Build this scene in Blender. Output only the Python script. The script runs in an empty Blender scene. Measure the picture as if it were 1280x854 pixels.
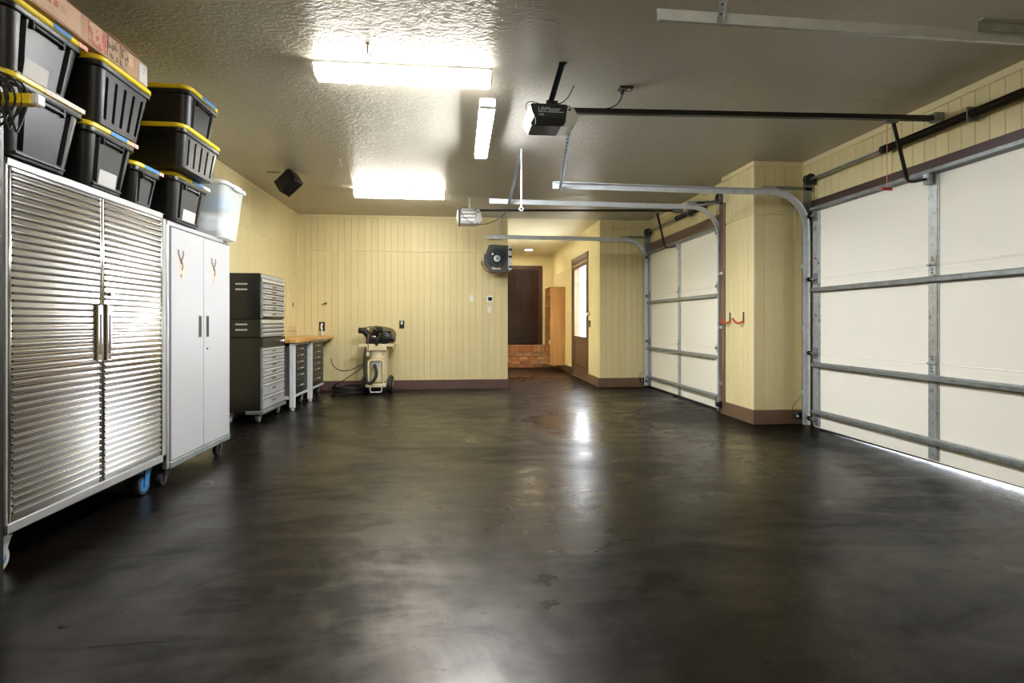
import bpy, bmesh, math, random
from mathutils import Vector, Matrix

random.seed(7)
scene = bpy.context.scene
COL = scene.collection
H = 2.72                                   # ceiling height

# ------------------------------------------------------------------ camera, world, exposure
cam_d = bpy.data.cameras.new('camera')
cam = bpy.data.objects.new('camera', cam_d); COL.objects.link(cam)
cam.location = (0, 0, 1.055)
cam.rotation_euler = (math.radians(90), 0, math.radians(-5.7))
cam_d.sensor_width = 36.0
cam_d.lens = 660.0 / 1280.0 * 36.0
cam_d.shift_y = -24.0 / 1280.0
cam_d.clip_start = 0.05
scene.camera = cam

world = bpy.data.worlds.new('world'); scene.world = world
world.use_nodes = True
bg = world.node_tree.nodes['Background']
bg.inputs[0].default_value = (0.86, 0.93, 1.0, 1)
bg.inputs[1].default_value = 8.5

vs = scene.view_settings
vs.view_transform = 'Standard'; vs.look = 'None'; vs.gamma = 1.0
vs.use_curve_mapping = False
vs.exposure = 2.2

FLUO = 13.0        # radiance of the fluorescent wraps
LED = 95.0
DOWN = 45.0

# ------------------------------------------------------------------ materials
def new_mat(name):
    m = bpy.data.materials.new(name); m.use_nodes = True
    return m, m.node_tree.nodes, m.node_tree.links, m.node_tree.nodes['Principled BSDF']

def pm(name, col, rough=0.5, metal=0.0, var=0.0, vscale=6.0, bump=0.0, bscale=80.0, rvar=0.0,
       spec=0.5, stretch=(1, 1, 1), rand=0.0, coat=0.0):
    """procedural principled material: noise colour variation, roughness variation, bump, per-object variation"""
    m, N, L, P = new_mat(name)
    P.inputs['Base Color'].default_value = (*col, 1)
    P.inputs['Roughness'].default_value = rough
    P.inputs['Metallic'].default_value = metal
    P.inputs['Specular IOR Level'].default_value = spec
    if coat:
        P.inputs['Coat Weight'].default_value = coat
        P.inputs['Coat Roughness'].default_value = 0.15
    tc = N.new('ShaderNodeTexCoord'); mp = N.new('ShaderNodeMapping')
    L.new(tc.outputs['Object'], mp.inputs[0]); mp.inputs['Scale'].default_value = stretch
    col_out = None
    if var > 0 or rvar > 0:
        n = N.new('ShaderNodeTexNoise'); n.inputs['Scale'].default_value = vscale; n.inputs['Detail'].default_value = 5
        L.new(mp.outputs[0], n.inputs['Vector'])
        if var > 0:
            r = N.new('ShaderNodeValToRGB')
            r.color_ramp.elements[0].position = 0.3; r.color_ramp.elements[1].position = 0.7
            r.color_ramp.elements[0].color = (*[max(0, c * (1 - var)) for c in col], 1)
            r.color_ramp.elements[1].color = (*[min(1, c * (1 + var)) for c in col], 1)
            L.new(n.outputs['Fac'], r.inputs[0]); col_out = r.outputs[0]
        if rvar > 0:
            mr = N.new('ShaderNodeMapRange')
            mr.inputs['To Min'].default_value = max(0.02, rough - rvar); mr.inputs['To Max'].default_value = min(1, rough + rvar)
            mr.inputs['From Min'].default_value = 0.3; mr.inputs['From Max'].default_value = 0.7
            L.new(n.outputs['Fac'], mr.inputs[0]); L.new(mr.outputs[0], P.inputs['Roughness'])
    if rand > 0:
        oi = N.new('ShaderNodeObjectInfo'); hs = N.new('ShaderNodeHueSaturation')
        mr2 = N.new('ShaderNodeMapRange'); mr2.inputs['To Min'].default_value = 1 - rand; mr2.inputs['To Max'].default_value = 1 + rand
        L.new(oi.outputs['Random'], mr2.inputs[0]); L.new(mr2.outputs[0], hs.inputs['Value'])
        if col_out: L.new(col_out, hs.inputs['Color'])
        else: hs.inputs['Color'].default_value = (*col, 1)
        col_out = hs.outputs[0]
    if col_out: L.new(col_out, P.inputs['Base Color'])
    if bump > 0:
        b = N.new('ShaderNodeBump'); b.inputs['Strength'].default_value = bump; b.inputs['Distance'].default_value = 0.01
        n2 = N.new('ShaderNodeTexNoise'); n2.inputs['Scale'].default_value = bscale; n2.inputs['Detail'].default_value = 4
        L.new(mp.outputs[0], n2.inputs['Vector']); L.new(n2.outputs['Fac'], b.inputs['Height'])
        L.new(b.outputs[0], P.inputs['Normal'])
    return m

def emit(name, col, strength):
    m, N, L, P = new_mat(name)
    P.inputs['Base Color'].default_value = (0.8, 0.8, 0.8, 1)
    P.inputs['Emission Color'].default_value = (*col, 1)
    P.inputs['Emission Strength'].default_value = strength
    return m

def floor_material():
    m, N, L, P = new_mat('stained_concrete_floor')
    tc = N.new('ShaderNodeTexCoord')
    def noise(scale, detail, rough, dist, rot, sc, off=(0, 0, 0)):
        mp = N.new('ShaderNodeMapping'); mp.inputs['Rotation'].default_value = (0, 0, rot); mp.inputs['Scale'].default_value = sc; mp.inputs['Location'].default_value = off
        L.new(tc.outputs['Object'], mp.inputs[0])
        n = N.new('ShaderNodeTexNoise'); n.inputs['Scale'].default_value = scale; n.inputs['Detail'].default_value = detail
        n.inputs['Roughness'].default_value = rough; n.inputs['Distortion'].default_value = dist
        L.new(mp.outputs[0], n.inputs['Vector']); return n
    def mrange(src, a, b, c, d):
        r = N.new('ShaderNodeMapRange'); r.inputs['From Min'].default_value = a; r.inputs['From Max'].default_value = b
        r.inputs['To Min'].default_value = c; r.inputs['To Max'].default_value = d; L.new(src, r.inputs[0]); return r.outputs[0]
    def math2(op, a, b):
        q = N.new('ShaderNodeMath'); q.operation = op
        for i, v in enumerate((a, b)):
            if isinstance(v, (int, float)): q.inputs[i].default_value = v
            else: L.new(v, q.inputs[i])
        return q.outputs[0]
    cloud = noise(0.55, 7, 0.60, 0.9, 0.5, (1.0, 0.75, 1), (3.1, 1.7, 0)).outputs['Fac']     # where the sealer is polished or worn
    swirl = noise(1.5, 8, 0.62, 1.3, -0.7, (1.0, 2.6, 1)).outputs['Fac']                      # trowel swirls
    fine = noise(9.0, 6, 0.65, 0.6, 0.2, (1, 1, 1)).outputs['Fac']
    f = math2('ADD', math2('MULTIPLY', cloud, 0.62), math2('ADD', math2('MULTIPLY', swirl, 0.28), math2('MULTIPLY', fine, 0.10)))
    ramp = N.new('ShaderNodeValToRGB'); e = ramp.color_ramp.elements
    e[0].position = 0.40; e[0].color = (0.0009, 0.0007, 0.0006, 1)
    e[1].position = 0.64; e[1].color = (0.0075, 0.0054, 0.0040, 1)
    k = e.new(0.51); k.color = (0.0028, 0.0021, 0.0016, 1)
    L.new(f, ramp.inputs[0])
    # reddish brown reflection of the passage, painted into the floor colour
    sep = N.new('ShaderNodeSeparateXYZ'); L.new(tc.outputs['Object'], sep.inputs[0])
    my = mrange(sep.outputs['Y'], 4.5, 8.6, 0, 1)
    mxx = mrange(math2('ABSOLUTE', math2('SUBTRACT', sep.outputs['X'], 1.25), 0.0), 1.5, 0.3, 0, 1)
    mx2 = N.new('ShaderNodeMixRGB'); mx2.inputs[2].default_value = (0.024, 0.0095, 0.006, 1)
    L.new(math2('MULTIPLY', math2('MULTIPLY', my, mxx), mrange(f, 0.40, 0.58, 0.55, 1.0)), mx2.inputs[0]); L.new(ramp.outputs[0], mx2.inputs[1]); L.new(mx2.outputs[0], P.inputs['Base Color'])
    # short pale scratches
    L.new(math2('ADD', mrange(f, 0.42, 0.60, 0.37, 0.23), mrange(fine, 0.35, 0.65, -0.03, 0.05)), P.inputs['Roughness'])
    # specular level drops toward the garage-door side, along a noisy edge
    spec_falloff = mrange(math2('ADD', sep.outputs['X'], math2('MULTIPLY', math2('SUBTRACT', cloud, 0.5), 5.0)), 0.6, 2.0, 1.0, 0.5)
    L.new(math2('MULTIPLY', mrange(f, 0.42, 0.60, 0.14, 0.66), spec_falloff), P.inputs['Specular IOR Level'])
    P.inputs['Specular Tint'].default_value = (1.0, 0.89, 0.77, 1)
    b = N.new('ShaderNodeBump'); b.inputs['Strength'].default_value = 0.06; b.inputs['Distance'].default_value = 0.012
    L.new(math2('ADD', swirl, math2('MULTIPLY', fine, 0.35)), b.inputs['Height']); L.new(b.outputs[0], P.inputs['Normal'])
    return m

def ceiling_material():
    m, N, L, P = new_mat('textured_ceiling_paint')
    P.inputs['Base Color'].default_value = (0.46, 0.435, 0.375, 1)
    P.inputs['Roughness'].default_value = 0.36
    P.inputs['Specular IOR Level'].default_value = 0.6
    tc = N.new('ShaderNodeTexCoord'); mp = N.new('ShaderNodeMapping'); mp.inputs['Scale'].default_value = (1, 1.6, 1)
    L.new(tc.outputs['Object'], mp.inputs[0])
    n = N.new('ShaderNodeTexNoise'); n.inputs['Scale'].default_value = 16; n.inputs['Detail'].default_value = 3; n.inputs['Distortion'].default_value = 1.8
    L.new(mp.outputs[0], n.inputs['Vector'])
    r = N.new('ShaderNodeValToRGB'); r.color_ramp.elements[0].position = 0.42; r.color_ramp.elements[1].position = 0.58
    L.new(n.outputs['Fac'], r.inputs[0])
    n2 = N.new('ShaderNodeTexNoise'); n2.inputs['Scale'].default_value = 70; n2.inputs['Detail'].default_value = 2
    L.new(tc.outputs['Object'], n2.inputs['Vector'])
    ad = N.new('ShaderNodeMath'); ad.operation = 'MULTIPLY_ADD'; ad.inputs[1].default_value = 0.35
    L.new(n2.outputs['Fac'], ad.inputs[0]); L.new(r.outputs[0], ad.inputs[2])
    b = N.new('ShaderNodeBump'); b.inputs['Strength'].default_value = 0.32; b.inputs['Distance'].default_value = 0.006
    L.new(ad.outputs[0], b.inputs['Height']); L.new(b.outputs[0], P.inputs['Normal'])
    return m

def diamond_plate():
    m, N, L, P = new_mat('white_tread_plate')
    P.inputs['Base Color'].default_value = (0.40, 0.40, 0.41, 1); P.inputs['Roughness'].default_value = 0.42
    P.inputs['Metallic'].default_value = 0.15
    tc = N.new('ShaderNodeTexCoord')
    hs = []
    for a in (0.785, -0.785):
        mp = N.new('ShaderNodeMapping'); mp.inputs['Rotation'].default_value = (a, 0, 0); mp.inputs['Scale'].default_value = (1, 1, 1)
        L.new(tc.outputs['Object'], mp.inputs[0])
        w = N.new('ShaderNodeTexWave'); w.wave_type = 'BANDS'; w.bands_direction = 'Y'; w.inputs['Scale'].default_value = 11
        L.new(mp.outputs[0], w.inputs['Vector']); hs.append(w)
    mx = N.new('ShaderNodeMath'); mx.operation = 'MULTIPLY'
    L.new(hs[0].outputs['Fac'], mx.inputs[0]); L.new(hs[1].outputs['Fac'], mx.inputs[1])
    b = N.new('ShaderNodeBump'); b.inputs['Strength'].default_value = 0.16; b.inputs['Distance'].default_value = 0.003
    L.new(mx.outputs[0], b.inputs['Height']); L.new(b.outputs[0], P.inputs['Normal'])
    return m

def wood_mat(name, c0, c1, scale=9, stretch=(1, 1, 0.12), rough=0.45):
    m, N, L, P = new_mat(name)
    P.inputs['Roughness'].default_value = rough
    tc = N.new('ShaderNodeTexCoord'); mp = N.new('ShaderNodeMapping'); mp.inputs['Scale'].default_value = stretch
    L.new(tc.outputs['Object'], mp.inputs[0])
    n = N.new('ShaderNodeTexNoise'); n.inputs['Scale'].default_value = scale; n.inputs['Detail'].default_value = 8; n.inputs['Distortion'].default_value = 0.6
    L.new(mp.outputs[0], n.inputs['Vector'])
    r = N.new('ShaderNodeValToRGB'); r.color_ramp.elements[0].position = 0.35; r.color_ramp.elements[1].position = 0.68
    r.color_ramp.elements[0].color = (*c0, 1); r.color_ramp.elements[1].color = (*c1, 1)
    L.new(n.outputs['Fac'], r.inputs[0]); L.new(r.outputs[0], P.inputs['Base Color'])
    return m

def print_mat(name, base, ink, scale=40, thr=0.55, stretch=(1, 1, 1)):
    """paper with blurred, unreadable print"""
    m, N, L, P = new_mat(name)
    P.inputs['Roughness'].default_value = 0.6
    tc = N.new('ShaderNodeTexCoord'); mp = N.new('ShaderNodeMapping'); mp.inputs['Scale'].default_value = stretch
    L.new(tc.outputs['Object'], mp.inputs[0])
    n = N.new('ShaderNodeTexNoise'); n.inputs['Scale'].default_value = scale; n.inputs['Detail'].default_value = 2
    L.new(mp.outputs[0], n.inputs['Vector'])
    r = N.new('ShaderNodeValToRGB'); r.color_ramp.elements[0].position = thr; r.color_ramp.elements[1].position = thr + 0.06
    r.color_ramp.elements[0].color = (*base, 1); r.color_ramp.elements[1].color = (*ink, 1)
    L.new(n.outputs['Fac'], r.inputs[0]); L.new(r.outputs[0], P.inputs['Base Color'])
    return m

def glass_mat():
    m, N, L, P = new_mat('window_glass')
    out = N['Material Output']
    tr = N.new('ShaderNodeBsdfTransparent'); gl = N.new('ShaderNodeBsdfGlossy'); gl.inputs['Roughness'].default_value = 0.03
    lw = N.new('ShaderNodeLayerWeight'); pw = N.new('ShaderNodeMath'); pw.operation = 'POWER'; pw.inputs[1].default_value = 5.0; L.new(lw.outputs['Facing'], pw.inputs[0])
    fr = N.new('ShaderNodeMath'); fr.operation = 'MULTIPLY_ADD'; fr.inputs[1].default_value = 0.5; fr.inputs[2].default_value = 0.04; L.new(pw.outputs[0], fr.inputs[0])
    mx = N.new('ShaderNodeMixShader'); L.new(fr.outputs[0], mx.inputs[0]); L.new(tr.outputs[0], mx.inputs[1]); L.new(gl.outputs[0], mx.inputs[2])
    L.new(mx.outputs[0], out.inputs['Surface'])
    return m

def translucent_plastic():
    m, N, L, P = new_mat('milky_clear_plastic')
    out = N['Material Output']
    P.inputs['Base Color'].default_value = (0.93, 0.94, 0.94, 1); P.inputs['Roughness'].default_value = 0.25
    tr = N.new('ShaderNodeBsdfTransparent'); tr.inputs[0].default_value = (0.95, 0.97, 0.985, 1)
    tl = N.new('ShaderNodeBsdfTranslucent'); tl.inputs[0].default_value = (0.92, 0.94, 0.95, 1)
    m1 = N.new('ShaderNodeMixShader'); m1.inputs[0].default_value = 0.30
    L.new(P.outputs[0], m1.inputs[1]); L.new(tl.outputs[0], m1.inputs[2])
    m2 = N.new('ShaderNodeMixShader'); m2.inputs[0].default_value = 0.46
    L.new(m1.outputs[0], m2.inputs[1]); L.new(tr.outputs[0], m2.inputs[2])
    L.new(m2.outputs[0], out.inputs['Surface'])
    return m

M = {}
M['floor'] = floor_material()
M['ceiling'] = ceiling_material()
M['cream'] = pm('cream_wall_paint', (0.70, 0.605, 0.33), 0.5, var=0.06, vscale=2.5, bump=0.05, bscale=60, rand=0.035, stretch=(1, 1, 0.35))
M['cream_trim'] = pm('cream_trim_paint', (0.73, 0.63, 0.37), 0.42, var=0.04, vscale=3)
M['alcove_ceiling'] = pm('smooth_cream_ceiling', (0.72, 0.67, 0.52), 0.55, var=0.03, vscale=2)
M['brown'] = pm('brown_trim_paint', (0.145, 0.088, 0.052), 0.42, var=0.15, vscale=5)
M['mauve'] = pm('mauve_brown_baseboard_paint', (0.105, 0.062, 0.052), 0.4, var=0.12, vscale=5)
M['maroon'] = pm('maroon_header_paint', (0.055, 0.026, 0.024), 0.45, var=0.12, vscale=5)
M['door_cream'] = pm('cream_garage_door_panel', (0.89, 0.865, 0.785), 0.42, var=0.02, vscale=1.6)
M['galv'] = pm('galvanised_steel', (0.46, 0.49, 0.52), 0.36, 0.6, var=0.18, vscale=22, rvar=0.1)
M['galv_dark'] = pm('weathered_galvanised_steel', (0.24, 0.26, 0.27), 0.42, 0.6, var=0.25, vscale=18, rvar=0.1)
M['galv_white'] = pm('bright_zinc_track', (0.60, 0.63, 0.66), 0.34, 0.22, var=0.1, vscale=14)
M['hole'] = pm('punched_hole_shadow', (0.03, 0.03, 0.03), 0.8, var=0.1)
M['dark_metal'] = pm('black_painted_metal', (0.013, 0.012, 0.012), 0.38, 0.2, var=0.2, vscale=8)
M['bronze_spring'] = pm('oiled_spring_steel', (0.035, 0.027, 0.021), 0.42, 0.6, var=0.2, vscale=10)
M['black_plastic'] = pm('black_tote_plastic', (0.007, 0.007, 0.008), 0.36, var=0.15, vscale=7, rvar=0.05, spec=0.38)
M['rubber'] = pm('black_rubber', (0.014, 0.014, 0.014), 0.6, var=0.1)
M['yellow'] = pm('yellow_lid_plastic', (0.80, 0.60, 0.012), 0.38, var=0.05, vscale=8)
M['sticker_blue'] = print_mat('blue_lid_sticker', (0.03, 0.22, 0.52), (0.02, 0.10, 0.30), 60, 0.6)
M['sticker_pink'] = print_mat('pink_lid_sticker', (0.80, 0.25, 0.22), (0.85, 0.55, 0.50), 90, 0.5)
M['sticker_white'] = print_mat('white_lid_sticker', (0.68, 0.64, 0.56), (0.62, 0.55, 0.42), 60, 0.55)
M['label_white'] = print_mat('white_tote_label', (0.46, 0.455, 0.45), (0.72, 0.30, 0.22), 38, 0.64)
M['cardboard'] = pm('brown_cardboard', (0.40, 0.245, 0.15), 0.75, var=0.14, vscale=9)
M['cardboard_light'] = pm('pale_cardboard', (0.52, 0.34, 0.23), 0.75, var=0.10, vscale=9)
M['print_red'] = print_mat('red_carton_print', (0.46, 0.29, 0.19), (0.42, 0.10, 0.07), 34, 0.48)
M['print_brown'] = print_mat('brown_carton_print', (0.36, 0.24, 0.14), (0.12, 0.07, 0.035), 36, 0.5)
M['carton_label'] = print_mat('white_carton_label', (0.52, 0.51, 0.50), (0.28, 0.28, 0.30), 45, 0.62)
M['stainless'] = pm('ribbed_stainless_steel', (0.47, 0.45, 0.43), 0.15, 1.0, var=0.03, vscale=3)
M['steel_frame'] = pm('brushed_steel_frame', (0.36, 0.36, 0.35), 0.45, 0.5, var=0.06, vscale=8)
M['chrome'] = pm('chrome', (0.75, 0.75, 0.76), 0.12, 1.0, var=0.03)
M['navy'] = pm('navy_cabinet_side', (0.012, 0.022, 0.045), 0.4, var=0.15)
M['plate'] = diamond_plate()
M['blue'] = pm('blue_caster_hub', (0.012, 0.14, 0.36), 0.4, var=0.15)
M['wheel_tan'] = pm('tan_wheel_hub', (0.42, 0.36, 0.28), 0.5, var=0.1)
M['emblem_dark'] = pm('emblem_dark_brown', (0.13, 0.085, 0.06), 0.6, var=0.2, vscale=40)
M['emblem_tan'] = pm('emblem_tan', (0.58, 0.43, 0.33), 0.6, var=0.2, vscale=40)
M['tool_black'] = pm('black_tool_chest_enamel', (0.007, 0.0062, 0.0058), 0.34, var=0.2, vscale=9)
M['drawer_silver'] = pm('silver_drawer_face', (0.46, 0.47, 0.49), 0.34, 0.45, var=0.1, vscale=12)
M['drawer_bright'] = pm('bright_drawer_pull', (0.66, 0.65, 0.64), 0.28, 0.6, var=0.08)
M['badge'] = pm('bronze_badge', (0.18, 0.13, 0.07), 0.4, 0.5, var=0.2)
M['drawer_dark'] = pm('dark_green_grey_drawer', (0.035, 0.036, 0.032), 0.38, 0.4, var=0.2, vscale=9)
M['leg_white'] = pm('white_powder_coat_leg', (0.60, 0.62, 0.64), 0.4, var=0.05)
M['butcher'] = wood_mat('butcher_block', (0.42, 0.19, 0.035), (0.72, 0.42, 0.12), 10, (1, 0.1, 1), 0.3)
M['oak'] = wood_mat('honey_oak', (0.40, 0.185, 0.055), (0.56, 0.30, 0.105), 9, (1, 1, 0.1), 0.45)
M['oak_edge'] = wood_mat('oak_shelf_edge', (0.36, 0.15, 0.045), (0.48, 0.22, 0.07), 9, (1, 0.2, 1), 0.5)
M['mahogany'] = wood_mat('dark_mahogany_door', (0.018, 0.006, 0.005), (0.038, 0.013, 0.010), 7, (1, 1, 0.08), 0.3)
M['mahogany_trim'] = wood_mat('mahogany_casing', (0.055, 0.020, 0.014), (0.085, 0.032, 0.022), 7, (1, 1, 0.1), 0.4)
M['door_wood'] = wood_mat('brown_stained_door', (0.075, 0.036, 0.018), (0.13, 0.066, 0.034), 8, (1, 1, 0.1), 0.4)
M['brick_a'] = pm('orange_brick', (0.50, 0.22, 0.095), 0.75, var=0.25, vscale=14, bump=0.2, bscale=60, rand=0.22)
M['brick_b'] = pm('pale_brick', (0.56, 0.33, 0.19), 0.75, var=0.22, vscale=14, bump=0.2, bscale=60, rand=0.2)
M['mortar'] = pm('grey_mortar', (0.20, 0.13, 0.085), 0.9, var=0.2, vscale=20)
M['concrete'] = pm('driveway_concrete', (0.55, 0.54, 0.51), 0.85, var=0.08, vscale=3)
M['glass'] = glass_mat()
M['milky'] = translucent_plastic()
M['fabric_white'] = pm('crumpled_white_cloth', (0.74, 0.78, 0.82), 0.8, var=0.15, vscale=12, bump=0.4, bscale=18)
M['fabric_blue'] = pm('blue_cloth', (0.06, 0.28, 0.50), 0.8, var=0.2, vscale=10, bump=0.4, bscale=18)
M['compressor_cream'] = pm('cream_compressor_paint', (0.68, 0.60, 0.38), 0.38, var=0.06, vscale=8)
M['guard'] = pm('olive_belt_guard', (0.19, 0.155, 0.075), 0.5, 0.3, var=0.2, vscale=20)
M['pump'] = pm('black_pump_casting', (0.011, 0.011, 0.012), 0.42, 0.2, var=0.2, vscale=14)
M['copper'] = pm('copper_pipe', (0.42, 0.18, 0.09), 0.35, 0.9, var=0.1)
M['tank_label'] = print_mat('tank_label', (0.55, 0.60, 0.66), (0.66, 0.66, 0.64), 30, 0.5)
M['tank_label_red'] = print_mat('tank_warning_label', (0.66, 0.30, 0.15), (0.72, 0.60, 0.45), 50, 0.52)
M['plate_white'] = pm('ivory_wall_plate', (0.80, 0.75, 0.58), 0.4, var=0.03)
M['screen'] = pm('dark_screen', (0.010, 0.009, 0.006), 0.2, var=0.1)
M['fixture_white'] = pm('white_fixture_metal', (0.78, 0.78, 0.76), 0.4, var=0.02)
M['opener_navy'] = pm('navy_black_opener_case', (0.010, 0.016, 0.024), 0.48, var=0.15, vscale=9)
M['lens'] = pm('milky_light_lens', (0.66, 0.68, 0.70), 0.3, var=0.05)
M['opener_grey'] = pm('grey_opener_case', (0.26, 0.27, 0.28), 0.35, 0.5, var=0.12, vscale=12)
M['red'] = pm('red_plastic', (0.55, 0.025, 0.02), 0.4, var=0.08)
M['orange_hook'] = pm('orange_red_hook_coating', (0.72, 0.10, 0.03), 0.4, var=0.08)
M['rope_pink'] = pm('faded_red_rope', (0.62, 0.25, 0.20), 0.8, var=0.15, vscale=60)
M['rope_white'] = pm('white_rope', (0.72, 0.66, 0.60), 0.8, var=0.1, vscale=60)
M['reel'] = pm('dark_grey_reel_case', (0.035, 0.036, 0.034), 0.42, var=0.2, vscale=12)
M['reel_label'] = print_mat('reel_warning_label', (0.70, 0.42, 0.36), (0.74, 0.68, 0.64), 60, 0.5)
M['hose_red'] = pm('red_brown_hose', (0.24, 0.085, 0.04), 0.5, var=0.1)
M['white_text'] = pm('white_lettering', (0.66, 0.72, 0.78), 0.5, var=0.02)
M['crack'] = pm('dark_floor_crack', (0.004, 0.004, 0.004), 0.8, var=0.1)
M['e_fluo'] = emit('fluorescent_lens_glow', (1.0, 0.955, 0.85), FLUO)
M['e_led'] = emit('led_tube_glow', (0.93, 0.965, 1.0), LED)
M['e_down'] = emit('downlight_glow', (1.0, 0.85, 0.62), DOWN)
M['e_open'] = emit('opener_lamp_glow', (0.90, 0.96, 1.0), 1.6)

# ------------------------------------------------------------------ mesh builder
class B:
    def __init__(s): s.bm = bmesh.new()
    def box(s, x0, x1, y0, y1, z0, z1, bev=0.0, seg=1):
        m = Matrix.Translation(((x0+x1)/2, (y0+y1)/2, (z0+z1)/2)) @ Matrix.Diagonal((abs(x1-x0), abs(y1-y0), abs(z1-z0), 1))
        r = bmesh.ops.create_cube(s.bm, size=1, matrix=m)
        if bev > 0:
            es = set()
            for v in r['verts']: es.update(v.link_edges)
            bmesh.ops.bevel(s.bm, geom=list(es), offset=bev, segments=seg, affect='EDGES', profile=0.5)
        return s
    def obox(s, p0, p1, w, h, up=(0, 0, 1)):
        """box bar from p0 to p1, width w (across), height h (along up)"""
        p0 = Vector(p0); p1 = Vector(p1); d = (p1-p0).normalized(); u = Vector(up)
        sd = d.cross(u).normalized(); u = sd.cross(d).normalized()
        vs = []
        for p in (p0, p1):
            for a, b in ((-1, -1), (1, -1), (1, 1), (-1, 1)):
                vs.append(s.bm.verts.new(p + sd*(a*w/2) + u*(b*h/2)))
        for f in ((3, 2, 1, 0), (4, 5, 6, 7), (0, 1, 5, 4), (1, 2, 6, 5), (2, 3, 7, 6), (3, 0, 4, 7)):
            s.bm.faces.new([vs[i] for i in f])
        return s
    def loft(s, rings, cap=True, closed=True):
        R = [[s.bm.verts.new(p) for p in r] for r in rings]
        n = len(R[0])
        for a, b in zip(R, R[1:]):
            for i in range(n if closed else n-1):
                j = (i+1) % n
                s.bm.faces.new((a[i], a[j], b[j], b[i]))
        if cap:
            s.bm.faces.new(R[0][::-1]); s.bm.faces.new(R[-1])
        return s
    def cyl(s, p0, p1, r, r2=None, n=14, cap=True):
        p0 = Vector(p0); p1 = Vector(p1); d = (p1-p0).normalized()
        a = d.orthogonal().normalized(); b = d.cross(a)
        r2 = r if r2 is None else r2
        ring = lambda p, q: [p + a*(q*math.cos(2*math.pi*i/n)) + b*(q*math.sin(2*math.pi*i/n)) for i in range(n)]
        return s.loft([ring(p0, r), ring(p1, r2)], cap)
    def lathe(s, c, axis, prof, n=20, cap=True):
        c = Vector(c); d = Vector(axis).normalized(); a = d.orthogonal().normalized(); b = d.cross(a)
        return s.loft([[c + d*h + a*(r*math.cos(2*math.pi*i/n)) + b*(r*math.sin(2*math.pi*i/n)) for i in range(n)] for r, h in prof], cap)
    def tube(s, path, r, n=8):
        P = [Vector(p) for p in path]
        t = (P[1]-P[0]).normalized(); a = t.orthogonal().normalized()
        rings = []
        for i, p in enumerate(P):
            t2 = (P[min(i+1, len(P)-1)] - P[max(i-1, 0)]).normalized()
            a = (a - t2*a.dot(t2)).normalized(); b = t2.cross(a)
            rings.append([p + a*(r*math.cos(2*math.pi*k/n)) + b*(r*math.sin(2*math.pi*k/n)) for k in range(n)])
        return s.loft(rings)
    def prism(s, poly, axis, a0, a1):
        """poly: list of 2-D points; axis 'x': (y,z), 'y': (x,z), 'z': (x,y)"""
        f = {'x': lambda p, a: (a, p[0], p[1]), 'y': lambda p, a: (p[0], a, p[1]), 'z': lambda p, a: (p[0], p[1], a)}[axis]
        return s.loft([[f(p, a0) for p in poly], [f(p, a1) for p in poly]])
    def build(s, name, mat, parent=None, smooth=True, angle=35):
        bmesh.ops.recalc_face_normals(s.bm, faces=s.bm.faces)
        me = bpy.data.meshes.new(name)
        if parent is not None:
            o0 = wloc(parent)
            bmesh.ops.translate(s.bm, verts=s.bm.verts, vec=-o0)
        s.bm.to_mesh(me); s.bm.free()
        if smooth:
            me.polygons.foreach_set('use_smooth', [True]*len(me.polygons))
            me.set_sharp_from_angle(angle=math.radians(angle))
        me.materials.append(M[mat] if isinstance(mat, str) else mat)
        o = bpy.data.objects.new(name, me); COL.objects.link(o)
        if parent is not None: o.parent = parent
        return o

def wloc(o):
    v = Vector(o.location)
    while o.parent is not None:
        o = o.parent; v += Vector(o.location)
    return v

def tag(o, label, cat, group=None):
    o['label'] = label; o['category'] = cat
    if group: o['group'] = group
    return o
def thing(name, loc, label, cat, group=None):
    o = bpy.data.objects.new(name, None); COL.objects.link(o); o.location = loc; o.empty_display_size = 0.1
    return tag(o, label, cat, group)
def struct(o, label=None):
    o['kind'] = 'structure'
    if label: o['label'] = label
    return o
def sempty(name, loc, label=None):
    o = bpy.data.objects.new(name, None); COL.objects.link(o); o.location = loc; o.empty_display_size = 0.1
    return struct(o, label)
def copy_tree(o, parent=None):
    c = o.copy(); COL.objects.link(c); c.parent = parent
    for ch in list(o.children): copy_tree(ch, c)
    return c
def bez(p0, p1, p2, p3, n=14):
    p0, p1, p2, p3 = map(Vector, (p0, p1, p2, p3))
    return [p0*(1-t)**3 + p1*(3*t*(1-t)**2) + p2*(3*t*t*(1-t)) + p3*t**3 for t in [i/n for i in range(n+1)]]

# ------------------------------------------------------------------ structure
XL, XR, YB, YF = -2.48, 3.58, 8.40, -1.4
AX0, AX1, AYB = 0.77, 2.27, 12.85          # passage to the house
FX = 3.12                                   # wall plane of the far garage door
PX, PY0, PY1 = 3.03, 5.18, 5.82             # pier between the doors
T = 0.14

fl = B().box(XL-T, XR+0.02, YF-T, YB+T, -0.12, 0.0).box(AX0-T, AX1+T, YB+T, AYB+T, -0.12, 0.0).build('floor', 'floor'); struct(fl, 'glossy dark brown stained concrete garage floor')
ck = B()
pts = [(-1.204, 1.838), (-1.15, 1.843), (-1.09, 1.845), (-1.03, 1.850), (-0.969, 1.848)]
for (a, b), (c, d) in zip(pts, pts[1:]):
    ck.obox((a, b, 0.0006), (c, d, 0.0006), 0.0045, 0.001)
ck.build('crack', 'crack', fl)
struct(B().box(XL-T, XR+T, YF-T, YB, H, H+0.12).build('ceiling', 'ceiling'), 'grey knockdown-textured garage ceiling')
struct(B().box(AX0-T, AX1+T, YB, AYB+T, H, H+0.12).build('ceiling_passage', 'alcove_ceiling'), 'smooth cream ceiling of the passage to the house')

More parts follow.
